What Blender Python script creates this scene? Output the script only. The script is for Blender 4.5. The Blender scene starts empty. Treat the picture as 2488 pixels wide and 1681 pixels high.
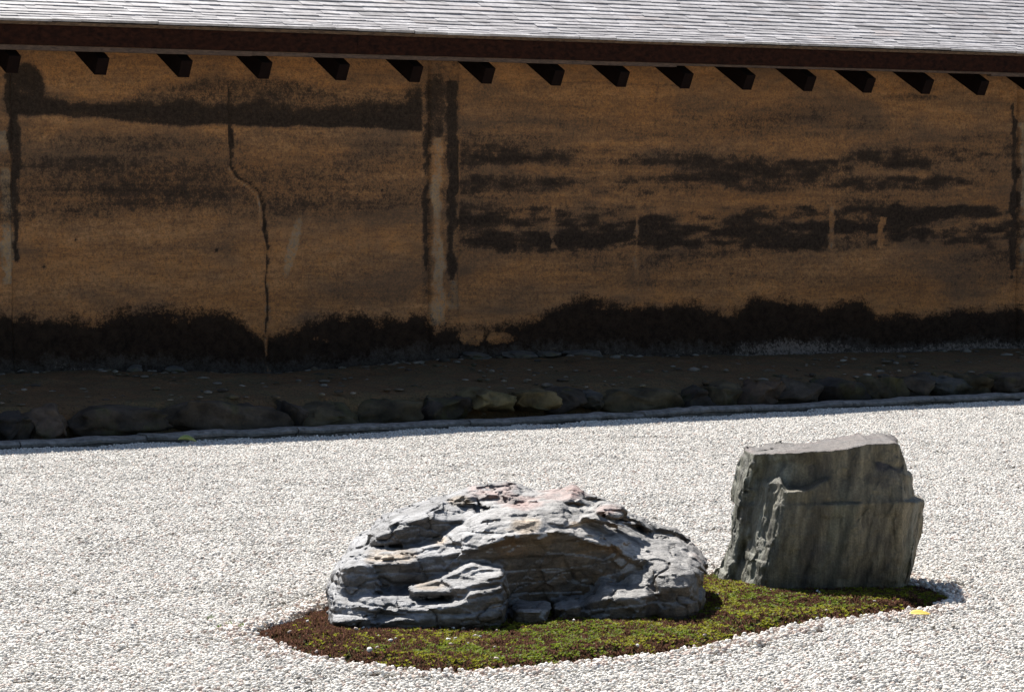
import bpy, math, random
import numpy as np
import openvdb as vdb

# ------------------------------------------------------------------ camera
FPX = 7450.0; CX = 1244.0; CY = 840.5; EYE = 1.30          # measured in the 2488 x 1681 photograph
PITCH = math.atan(372.5 / FPX)
scene = bpy.context.scene
COL = scene.collection
cam_d = bpy.data.cameras.new("camera"); cam = bpy.data.objects.new("camera", cam_d); COL.objects.link(cam)
cam_d.sensor_width = 36.0; cam_d.lens = FPX / 2488 * 36.0; cam_d.clip_start = 0.05; cam_d.clip_end = 2000
cam.location = (0, 0, EYE); cam.rotation_euler = (math.pi / 2 - PITCH, 0, 0)
scene.camera = cam

# ------------------------------------------------------------------ light
SUN_EL = math.radians(49.5); SUN_AZ = math.atan2(-0.43, 0.90)      # azimuth measured from +Y towards +X
SDIR = np.array([math.sin(SUN_AZ) * math.cos(SUN_EL), math.cos(SUN_AZ) * math.cos(SUN_EL), math.sin(SUN_EL)])
world = bpy.data.worlds.new("World"); scene.world = world; world.use_nodes = True
wn = world.node_tree; wn.nodes.clear()
sky = wn.nodes.new("ShaderNodeTexSky"); sky.sky_type = 'NISHITA'; sky.sun_disc = False
sky.sun_elevation = SUN_EL; sky.sun_rotation = SUN_AZ
bg = wn.nodes.new("ShaderNodeBackground"); bg.inputs[1].default_value = 0.055
wo = wn.nodes.new("ShaderNodeOutputWorld")
wn.links.new(sky.outputs[0], bg.inputs[0]); wn.links.new(bg.outputs[0], wo.inputs[0])
sun_d = bpy.data.lights.new("sun", 'SUN'); sun_d.energy = 5.0; sun_d.angle = math.radians(0.53); sun_d.color = (1.0, 0.955, 0.89)
sun = bpy.data.objects.new("sun", sun_d); COL.objects.link(sun)
import mathutils
sun.rotation_euler = mathutils.Vector(SDIR).to_track_quat('Z', 'Y').to_euler()
scene.view_settings.view_transform = 'Standard'; scene.view_settings.look = 'None'
scene.view_settings.exposure = 0.95; scene.view_settings.gamma = 1.0; scene.view_settings.use_curve_mapping = False

# ------------------------------------------------------------------ helpers: measuring
cp, sp = math.cos(PITCH), math.sin(PITCH)
F = 2488 / 2324.0                                             # readings taken on the 2324 px wide view
def ray(u, v):
    u = np.asarray(u, float); v = np.asarray(v, float)
    dx = (u - CX) / FPX; dy = (CY - v) / FPX
    return np.stack([dx, cp + sp * dy, -sp + cp * dy], -1)
def at_depth(u, v, Y):
    d = ray(u, v); t = np.asarray(Y, float) / d[..., 1]
    return d * t[..., None] + np.array([0, 0, EYE])
def on_ground(u, v, z=0.0):
    d = ray(u, v); t = (z - EYE) / d[..., 2]
    return d * t[..., None] + np.array([0, 0, EYE])
def project(p):
    p = np.asarray(p, float) - np.array([0, 0, EYE])
    fw = p[..., 1] * cp - p[..., 2] * sp; up = p[..., 1] * sp + p[..., 2] * cp
    return CX + FPX * p[..., 0] / fw, CY - FPX * up / fw
TH = math.radians(32.9)
AL = np.array([math.cos(TH), math.sin(TH), 0.0])              # along the wall, away to the right
NF = np.array([math.sin(TH), -math.cos(TH), 0.0])             # out of the wall, towards the garden
UP = np.array([0.0, 0.0, 1.0])
W0 = at_depth(0, 850 * F, 17.54); W0[2] = 0.0                 # origin of the wall frame, on the ground
def plane_st(u, v, off=0.0):
    """pixel -> (s, height) on the plane standing `off` in front of the wall face"""
    d = ray(u, v); o = np.array([0, 0, EYE])
    q = W0 + NF * off
    t = ((q - o) @ NF) / (d @ NF)
    p = d * t[..., None] + o
    return (p - W0) @ AL, p[..., 2]
def wpt(s, off, z):
    return W0 + np.multiply.outer(np.asarray(s, float), AL) + np.multiply.outer(np.asarray(off, float), NF) + np.multiply.outer(np.asarray(z, float), UP)

# ------------------------------------------------------------------ helpers: noise
def _hash(ix, iy, iz, seed):
    h = (ix.astype(np.int64) * 374761393 + iy.astype(np.int64) * 668265263 + iz.astype(np.int64) * 2147483647 + seed * 974634777) & 0xFFFFFFFF
    h = ((h ^ (h >> 13)) * 1274126177) & 0xFFFFFFFF
    h = ((h ^ (h >> 16)) * 2246822519) & 0xFFFFFFFF
    return ((h ^ (h >> 15)) & 0xFFFFFF).astype(np.float32) / 0xFFFFFF
_TAB = np.random.default_rng(1234).random(64 ** 3, dtype=np.float32) * 2 - 1
def vnoise(p, seed=0):
    p = np.asarray(p, np.float32); i = np.floor(p); f = p - i; f = f * f * (3 - 2 * f); i = i.astype(np.int32)
    x = (i[:, 0] + (seed * 7919) % 61) & 63; y = (i[:, 1] + (seed * 104729) % 59) & 63; z = (i[:, 2] + (seed * 1299709) % 53) & 63
    X0, X1 = x << 12, ((x + 1) & 63) << 12; Y0, Y1 = y << 6, ((y + 1) & 63) << 6; Z1 = (z + 1) & 63
    fx, fy, fz = f[:, 0], f[:, 1], f[:, 2]
    def zl(b): a0 = _TAB[b + z]; return a0 + (_TAB[b + Z1] - a0) * fz
    a = zl(X0 + Y0); a = a + (zl(X0 + Y1) - a) * fy; c = zl(X1 + Y0); c = c + (zl(X1 + Y1) - c) * fy
    return a + (c - a) * fx
def fbm(p, oct=4, seed=0, gain=0.5, lac=2.03):
    r = 0; a = 1.0; p = np.asarray(p, np.float32)
    for k in range(oct):
        r = r + a * vnoise(p, seed + k * 17); a *= gain; p = p * lac + 5.3
    return r
def sstep(a, b, x):
    t = np.clip((x - a) / (b - a), 0, 1); return t * t * (3 - 2 * t)

# ------------------------------------------------------------------ helpers: objects
def mesh_obj(name, verts, faces, mat=None, parent=None, smooth=False, cols=None, cname="Col"):
    me = bpy.data.meshes.new(name)
    me.from_pydata(np.asarray(verts).tolist(), [], np.asarray(faces).tolist() if isinstance(faces, np.ndarray) else faces)
    return finish(name, me, mat, parent, smooth, cols, cname)
def finish(name, me, mat=None, parent=None, smooth=False, cols=None, cname="Col"):
    me.update()
    if cols is not None:
        c = np.ones((len(me.vertices), 4), np.float32); cols = np.asarray(cols, np.float32); c[:, :cols.shape[1]] = cols
        at = me.color_attributes.new(cname, 'FLOAT_COLOR', 'POINT'); at.data.foreach_set("color", c.ravel())
    if smooth: me.polygons.foreach_set("use_smooth", np.ones(len(me.polygons), bool))
    if mat: me.materials.append(mat)
    o = bpy.data.objects.new(name, me); COL.objects.link(o)
    if parent: o.parent = parent
    return o
def big_mesh(name, V, Q):
    """quads or tris as numpy, quick"""
    me = bpy.data.meshes.new(name); V = np.asarray(V, np.float32); Q = np.asarray(Q, np.int32); k = Q.shape[1]
    me.vertices.add(len(V)); me.vertices.foreach_set("co", V.ravel())
    me.loops.add(Q.size); me.loops.foreach_set("vertex_index", Q.ravel())
    me.polygons.add(len(Q)); me.polygons.foreach_set("loop_start", np.arange(0, Q.size, k, dtype=np.int32))
    me.polygons.foreach_set("loop_total", np.full(len(Q), k, np.int32)); me.update(calc_edges=True); me.validate()
    return me
def tag(o, label=None, cat=None, group=None, kind=None):
    if label: o["label"] = label
    if cat: o["category"] = cat
    if group: o["group"] = group
    if kind: o["kind"] = kind
    return o
def empty(name, loc):
    o = bpy.data.objects.new(name, None); COL.objects.link(o); o.location = loc; o.empty_display_size = 0.1; return o
BOXF = [(0, 3, 2, 1), (4, 5, 6, 7), (0, 1, 5, 4), (1, 2, 6, 5), (2, 3, 7, 6), (3, 0, 4, 7)]
def wbox(s0, s1, o0, o1, z0, z1):
    """box in the wall frame; world coordinates"""
    return wpt([s0, s1, s1, s0, s0, s1, s1, s0], [o0, o0, o1, o1, o0, o0, o1, o1], [z0] * 4 + [z1] * 4)

# ------------------------------------------------------------------ helpers: materials
class MT:
    def __init__(s, name, rough=0.8, spec=0.3):
        s.m = bpy.data.materials.new(name); s.m.use_nodes = True; s.n = s.m.node_tree.nodes; s.l = s.m.node_tree.links
        s.b = s.n["Principled BSDF"]; s.b.inputs["Roughness"].default_value = rough; s.b.inputs["Specular IOR Level"].default_value = spec
    def put(s, node, i, v):
        if hasattr(v, "is_linked") or isinstance(v, bpy.types.NodeSocket): s.l.new(v, node.inputs[i])
        elif v is not None:
            if isinstance(v, tuple) and len(v) == 3 and node.inputs[i].type == 'RGBA': v = (*v, 1)
            node.inputs[i].default_value = v
    def coord(s, kind="Object", scale=(1, 1, 1), rot=(0, 0, 0)):
        tc = s.n.new("ShaderNodeTexCoord"); mp = s.n.new("ShaderNodeMapping"); mp.inputs["Scale"].default_value = scale; mp.inputs["Rotation"].default_value = rot
        s.l.new(tc.outputs[kind], mp.inputs[0]); return mp.outputs[0]
    def noise(s, vec, scale, detail=4, rough=0.55, dist=0.0):
        t = s.n.new("ShaderNodeTexNoise"); s.put(t, "Vector", vec); t.inputs["Scale"].default_value = scale
        t.inputs["Detail"].default_value = detail; t.inputs["Roughness"].default_value = rough; t.inputs["Distortion"].default_value = dist
        return t.outputs[0]
    def voro(s, vec, scale, feat='F1'):
        t = s.n.new("ShaderNodeTexVoronoi"); t.feature = feat; s.put(t, "Vector", vec); t.inputs["Scale"].default_value = scale; return t.outputs[0]
    def attr(s, name, out="Color"):
        a = s.n.new("ShaderNodeAttribute"); a.attribute_name = name; return a.outputs[out]
    def sep(s, c):
        a = s.n.new("ShaderNodeSeparateColor"); s.put(a, 0, c); return a.outputs
    def mth(s, op, a, b=0.0, c=None, clamp=False):
        m = s.n.new("ShaderNodeMath"); m.operation = op; m.use_clamp = clamp; s.put(m, 0, a); s.put(m, 1, b)
        if c is not None: s.put(m, 2, c)
        return m.outputs[0]
    def rng(s, x, a, b, c=0.0, d=1.0, smooth=False):
        m = s.n.new("ShaderNodeMapRange"); m.interpolation_type = 'SMOOTHSTEP' if smooth else 'LINEAR'
        s.put(m, 0, x); m.inputs[1].default_value = a; m.inputs[2].default_value = b; m.inputs[3].default_value = c; m.inputs[4].default_value = d; return m.outputs[0]
    def mix(s, f, a, b, mode='MIX'):
        m = s.n.new("ShaderNodeMix"); m.data_type = 'RGBA'; m.blend_type = mode
        s.put(m, 0, f); s.put(m, 6, a); s.put(m, 7, b); return m.outputs[2]
    def col(s, c): s.put(s.b, "Base Color", c); return s
    def bump(s, h, strength=0.4, dist=0.01):
        b = s.n.new("ShaderNodeBump"); b.inputs["Strength"].default_value = strength; b.inputs["Distance"].default_value = dist
        s.put(b, "Height", h); s.l.new(b.outputs[0], s.b.inputs["Normal"]); return s

# rock: colour from the stone's own patches (plus painted shade on the low rock), fine grain and relief from noise
def rock_mat(name, rough, grain, stretch=(1, 1, 1), rot=(0, 0, 0)):
    m = MT(name, rough, 0.45); v = m.coord("Object"); vs = m.coord("Object", stretch, rot)
    c = m.attr("Col"); n1 = m.noise(vs, grain, 6, 0.65); n2 = m.noise(v, grain * 5, 4, 0.6)
    k = m.mth('MULTIPLY', m.rng(n1, 0.3, 0.7, 0.55, 1.45), m.rng(n2, 0.3, 0.7, 0.7, 1.3))
    cc = m.n.new("ShaderNodeVectorMath"); cc.operation = 'SCALE'; m.put(cc, 0, c); m.l.new(k, cc.inputs["Scale"])
    m.col(cc.outputs[0]); n3 = m.noise(vs, grain * 2.3, 8, 0.7); h = m.mth('ADD', m.mth('MULTIPLY', n1, 0.4), m.mth('ADD', n3, m.mth('MULTIPLY', n2, 0.4))); m.bump(h, 0.65, 0.012); return m.m
M_rockA = rock_mat("slate_rock", 0.55, 26, (0.6, 1, 2.2), (0.1, 0.18, 0))
M_rockB = rock_mat("green_schist", 0.62, 30, (2.4, 1.6, 0.35), (0, -0.2, 0))

def stone_mat(name):
    m = MT(name, 0.85, 0.25); v = m.coord("Object"); c = m.attr("Col")
    n1 = m.noise(v, 9, 6, 0.65); n2 = m.noise(v, 60, 4, 0.6)
    moss = m.rng(m.noise(v, 5, 5, 0.6), 0.52, 0.62)
    base = m.mix(m.mth('MULTIPLY', moss, 0.6), c, (0.055, 0.055, 0.02))
    base = m.mix(1.0, base, m.mix(m.rng(n1, 0.3, 0.7), (0.35, 0.35, 0.35), (1.5, 1.5, 1.5)), 'MULTIPLY')
    m.col(base); m.bump(m.mth('ADD', n1, m.mth('MULTIPLY', n2, 0.3)), 0.7, 0.02); return m.m
M_stone = stone_mat("bank_stone")

def wall_mat():
    m = MT("earth_plaster", 0.95, 0.08); v = m.coord("Object"); vs = m.coord("Object", (0.25, 0.25, 1.6)); vl = m.coord("Object", (0.12, 0.12, 2.4))
    a = m.attr("Col"); r, g, b = m.sep(a)[:3]; tr, tg, tb = m.sep(m.attr("Tint"))[:3]
    fine = m.noise(v, 120, 3, 0.7); n45 = m.noise(v, 48, 5, 0.75); mid = m.noise(v, 17, 6, 0.72); big = m.noise(vs, 2.2, 6, 0.65); streak = m.noise(vs, 9, 7, 0.7); lift = m.noise(vl, 5, 5, 0.65)
    def c0(x, k): return m.mth('MULTIPLY', m.mth('SUBTRACT', x, 0.5), k)
    def add(*xs):
        t = xs[0]
        for x in xs[1:]: t = m.mth('ADD', t, x)
        return t
    # bare earth plaster: orange ochre, dulled in long lifts, mottled by grain
    base = m.mix(m.rng(big, 0.34, 0.66), (0.35, 0.158, 0.056), (0.50, 0.270, 0.125))
    base = m.mix(m.mth('MULTIPLY', m.rng(streak, 0.40, 0.70), 0.8), base, (0.245, 0.130, 0.060))
    base = m.mix(m.mth('MULTIPLY', m.rng(mid, 0.46, 0.60), 0.6), base, (0.49, 0.222, 0.072))
    base = m.mix(m.mth('MULTIPLY', m.rng(m.noise(vs, 30, 5, 0.75), 0.47, 0.60), 0.45), base, (0.17, 0.085, 0.040))
    base = m.mix(m.mth('MULTIPLY', m.rng(n45, 0.48, 0.64), 0.55), base, (0.16, 0.092, 0.050))
    patchy = m.noise(m.coord("Object", (0.5, 0.5, 1.3)), 2.6, 4, 0.6, 0.6); base = m.mix(m.mth('MULTIPLY', m.rng(patchy, 0.44, 0.66), 0.65), base, (0.125, 0.088, 0.062))
    base = m.mix(m.mth('MULTIPLY', m.rng(fine, 0.48, 0.68), 0.5), base, (0.075, 0.054, 0.040))
    # pale lime patches and repaired strips
    f = add(g, c0(n45, 1.6), c0(mid, 0.8))
    pale = m.mix(m.rng(n45, 0.40, 0.64), (0.40, 0.27, 0.14), (0.26, 0.22, 0.18))
    base = m.mix(m.mth('MULTIPLY', m.rng(f, 0.30, 0.70), 0.85), base, pale)
    # dark algae and soot, worn through in grains, thinner along the lifts
    f = add(r, c0(mid, 1.0), c0(n45, 1.1), c0(fine, 0.7), c0(lift, 0.9), c0(patchy, 0.5))
    base = m.mix(m.mth('MULTIPLY', m.rng(f, 0.02, 0.80), 0.82), base, m.mix(m.rng(mid, 0.35, 0.65), (0.080, 0.052, 0.034), (0.056, 0.045, 0.038)))
    stain = m.mix(m.rng(n45, 0.38, 0.66), (0.018, 0.0132, 0.0105), (0.052, 0.037, 0.027))
    base = m.mix(m.mth('MULTIPLY', m.rng(f, 0.50, 0.92), 0.95), base, stain)
    # black foot of the wall
    ff = add(tr, c0(mid, 1.0), c0(n45, 1.2), c0(fine, 0.5), c0(streak, 0.6))
    foot = m.mix(m.rng(mid, 0.40, 0.64), m.mix(m.rng(n45, 0.42, 0.64), (0.0075, 0.0058, 0.005), (0.022, 0.0155, 0.012)), (0.028, 0.020, 0.0145))
    base = m.mix(m.mth('MULTIPLY', m.rng(ff, 0.27, 0.73), 0.98), base, foot)
    # grey splash zone just above the bank, then white bloom and lichen
    gf = add(tg, c0(mid, 1.2), c0(n45, 0.9)); base = m.mix(m.mth('MULTIPLY', m.rng(gf, 0.35, 0.75), 0.75), base, m.mix(m.rng(fine, 0.4, 0.6), (0.050, 0.044, 0.038), (0.085, 0.076, 0.066)))
    wf = add(b, c0(m.noise(v, 42, 5, 0.75), 1.9), c0(fine, 0.6))
    base = m.mix(m.mth('MULTIPLY', m.rng(wf, 0.55, 0.90), 0.75), base, (0.26, 0.215, 0.185))
    m.col(base)
    m.bump(add(m.mth('MULTIPLY', mid, 0.8), m.mth('MULTIPLY', n45, 0.6), m.mth('MULTIPLY', fine, 0.4)), 0.8, 0.012); return m.m
M_wall = wall_mat()

def wood_mat(name, c1, c2, along=(0.6, 14, 14), rough=0.7):
    m = MT(name, rough, 0.12); v = m.coord("Object", along, (0, 0, -TH))
    n = m.noise(v, 5, 6, 0.6, 0.4); n2 = m.noise(v, 1.3, 3)
    m.col(m.mix(m.rng(n2, 0.35, 0.65, 0.75, 1.0), m.mix(m.rng(n, 0.3, 0.7), c1, c2), m.mix(m.rng(n, 0.35, 0.65), c2, c1)))
    m.bump(n, 0.4, 0.006); return m.m
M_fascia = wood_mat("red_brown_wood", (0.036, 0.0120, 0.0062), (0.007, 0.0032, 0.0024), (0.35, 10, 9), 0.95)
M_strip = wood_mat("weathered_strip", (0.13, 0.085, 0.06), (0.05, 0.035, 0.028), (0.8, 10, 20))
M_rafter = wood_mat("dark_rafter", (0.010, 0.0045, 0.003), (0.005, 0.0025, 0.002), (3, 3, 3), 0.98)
M_edgebark = wood_mat("shingle_edge", (0.17, 0.105, 0.06), (0.03, 0.02, 0.016), (2.5, 10, 30))

def shingle_mat():
    m = MT("silver_shingle", 0.6, 0.45); v = m.coord("Object"); vg = m.coord("Object", (1.0, 1.0, 1.0))
    oi = m.n.new("ShaderNodeObjectInfo")
    c = m.attr("Col"); n = m.noise(vg, 38, 5, 0.65); n2 = m.noise(v, 5, 3)
    c = m.mix(1.0, c, m.mix(m.rng(n, 0.3, 0.7), (0.78, 0.77, 0.78), (1.15, 1.15, 1.15)), 'MULTIPLY')
    gp = m.n.new("ShaderNodeNewGeometry"); mp = m.n.new("ShaderNodeMapping"); mp.inputs["Rotation"].default_value = (0, 0, -TH); mp.inputs["Scale"].default_value = (1.2, 9, 9); m.l.new(gp.outputs["Position"], mp.inputs[0])
    c = m.mix(1.0, c, m.mix(m.rng(m.noise(mp.outputs[0], 1.6, 5, 0.65), 0.34, 0.66), (0.62, 0.60, 0.60), (1.18, 1.17, 1.16)), 'MULTIPLY')
    m.col(c); m.bump(n, 0.3, 0.003); return m.m
M_shingle = shingle_mat()

def simple(name, c, rough=0.8, spec=0.3, bump=None):
    m = MT(name, rough, spec); m.col(c)
    if bump: m.bump(m.noise(m.coord("Object"), bump, 5), 0.5, 0.01)
    return m.m

def pebble_mat():
    m = MT("white_pebble", 0.75, 0.3); c = m.attr("Col"); n = m.noise(m.coord("Object"), 160, 3, 0.6)
    m.col(m.mix(1.0, c, m.mix(m.rng(n, 0.3, 0.7), (0.86, 0.86, 0.86), (1.1, 1.1, 1.1)), 'MULTIPLY')); return m.m
M_pebble = pebble_mat()
def bed_mat():
    m = MT("gravel_bed", 0.9, 0.2); v = m.coord("Object"); t = m.voro(v, 75); n = m.noise(v, 0.7, 4); w = m.noise(v, 60, 2)
    m.col(m.mix(m.rng(t, 0.15, 0.75), m.mix(m.rng(w, 0.35, 0.65), (0.60, 0.575, 0.53), (0.48, 0.46, 0.43)), (0.26, 0.25, 0.23)))
    m.bump(m.rng(t, 0, 0.8, 1, 0), 1.0, 0.01); return m.m
M_bed = bed_mat()
def earth_mat():
    m = MT("bank_earth", 0.95, 0.1); v = m.coord("Object"); vs = m.coord("Object", (0.5, 0.5, 2), (0, 0, -TH)); n = m.noise(v, 14, 6, 0.7); n2 = m.noise(v, 2.5, 5, 0.65); n3 = m.noise(v, 80, 3, 0.6); n4 = m.noise(vs, 26, 4, 0.7)
    c = m.mix(m.rng(n2, 0.38, 0.62), (0.140, 0.088, 0.048), (0.112, 0.088, 0.050))
    c = m.mix(m.mth('MULTIPLY', m.rng(n, 0.5, 0.66), 0.6), c, (0.20, 0.11, 0.055))
    c = m.mix(m.mth('MULTIPLY', m.rng(n3, 0.52, 0.66), 0.6), c, (0.02, 0.018, 0.015))
    c = m.mix(m.mth('MULTIPLY', m.rng(n4, 0.64, 0.72), 0.7), c, (0.24, 0.22, 0.19))
    m.col(c); m.bump(m.mth('ADD', n, m.mth('MULTIPLY', n3, 0.5)), 0.9, 0.02); return m.m
M_earth = earth_mat()
M_ground = simple("bare_ground", (0.20, 0.17, 0.13), 0.95, 0.1, 6)
def kerb_mat():
    m = MT("edging_slate", 0.75, 0.3); v = m.coord("Object"); n = m.noise(v, 22, 6, 0.7); n2 = m.noise(v, 3, 4)
    c = m.mix(m.rng(n, 0.35, 0.65), (0.10, 0.097, 0.092), (0.30, 0.29, 0.275)); c = m.mix(m.mth('MULTIPLY', m.rng(n2, 0.45, 0.65), 0.35), c, (0.10, 0.10, 0.085))
    m.col(c); m.bump(n, 0.8, 0.015); return m.m
M_kerb = kerb_mat()

# ------------------------------------------------------------------ ground, gravel bed, gutter, bank
s_mid = 4.0
def sheet(name, pts, mat, kind="structure"):
    o = mesh_obj(name, pts, [tuple(range(len(pts)))], mat); return tag(o, kind=kind)
sheet("ground", [(-300, -300, -0.16), (300, -300, -0.16), (300, 300, -0.16), (-300, 300, -0.16)], M_ground)
KS, _ = plane_st(0, 0)                                        # kerb: its garden edge lies KOFF in front of the wall
kp = on_ground(np.array([0.0, 1162 * F, 2324 * F]), np.array([1003.0, 950.0, 893.0]) * F, 0.045)
KOFF = float(np.mean((kp - W0) @ NF)) + 0.0
def gz(x, y):
    """gentle unevenness of the raked gravel"""
    p = np.stack([np.asarray(x, float), np.asarray(y, float), np.zeros_like(np.asarray(x, float))], -1).reshape(-1, 3)
    return 0.006 * fbm(p * 1.3, 3, 3)
a0, a1 = wpt([-45.0, 60.0], [KOFF + 0.02] * 2, [-0.004] * 2); b1, b0 = wpt([60.0, -45.0], [KOFF + 26.0] * 2, [-0.004] * 2)
bed = sheet("gravel_bed", [a0, a1, b1, b0], M_bed)

SB = np.array([0, 250, 600, 1000, 1300, 1640, 2000, 2324]); SBy = np.array([845, 840, 848, 812, 806, 806, 800, 790])
sbs, sbz = plane_st(SB * F, SBy * F); bank_top = lambda s: np.interp(s, sbs, sbz)
STO = KOFF - 0.26                                             # face of the row of stones
SF = np.array([0, 200, 400, 650, 1000, 1300, 1570, 1800, 2000, 2324]); SFy = np.array([928, 918, 912, 904, 890, 884, 878, 866, 858, 846])
sfs, sfz = plane_st(SF * F, SFy * F, STO - 0.05); bank_low = lambda s: np.interp(s, sfs, sfz)
ns, no = 620, 46
S = np.linspace(-4, 13, ns); O = np.linspace(-0.03, STO - 0.14, no)
SS, OO = np.meshgrid(S, O, indexing='ij'); tt = (OO - O[0]) / (O[-1] - O[0])
ZZ = bank_top(SS) * (1 - tt) + bank_low(SS) * tt
pn = np.stack([SS, OO, ZZ], -1).reshape(-1, 3)
ZZ = ZZ + (0.020 * fbm(pn * 3.1, 5, 11) + 0.010 * fbm(pn * np.array([5, 14, 8]), 4, 12)).reshape(SS.shape) * (0.35 + 0.65 * np.minimum(1, tt * 5)) + 0.02 * np.sin(tt * np.pi)
ZZ[:, -1] -= 0.25; ZZ[:, -2] -= 0.03; ZZ[:, -8:] -= np.linspace(0, 0.03, 8)[None]
V = wpt(SS.ravel(), OO.ravel(), ZZ.ravel())
ii = np.arange(ns * no).reshape(ns, no)
def gridq(ii): return np.stack([ii[:-1, :-1].ravel(), ii[1:, :-1].ravel(), ii[1:, 1:].ravel(), ii[:-1, 1:].ravel()], -1)
tag(finish("earth_bank", big_mesh("earth_bank", V, gridq(ii)), M_earth, smooth=True), kind="structure")
g0, g1 = wpt([-6.0, 15.0], [STO - 0.3] * 2, [-0.10] * 2); g3, g2 = wpt([-6.0, 15.0], [KOFF - 0.02] * 2, [-0.10] * 2)
sheet("gutter_floor", [g0, g1, g2, g3], simple("gutter_silt", (0.035, 0.03, 0.025), 0.95, 0.1, 12))

# ------------------------------------------------------------------ the earthen wall
rng = np.random.default_rng(5); random.seed(5)
wall = empty("earthen_wall", wpt(4.0, 0.0, 0.0))
tag(wall, "long ochre earthen garden wall stained black at its foot, under a silvery shingled roof", "wall", kind="thing")
WL = np.array(wall.location)
def part(name, V, faces, mat, parent=wall, smooth=False, cols=None, me=None):
    o = mesh_obj(name, np.asarray(V) - WL, faces, mat, parent, smooth, cols) if me is None else finish(name, me, mat, parent, smooth, cols)
    return o
EAVE = 0.46
_, zF = plane_st(np.zeros(4), np.array([47, 54, 100, 112]) * F, EAVE)
z_edge, z_ft, z_fb, z_sb = [float(z) for z in zF]

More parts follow.
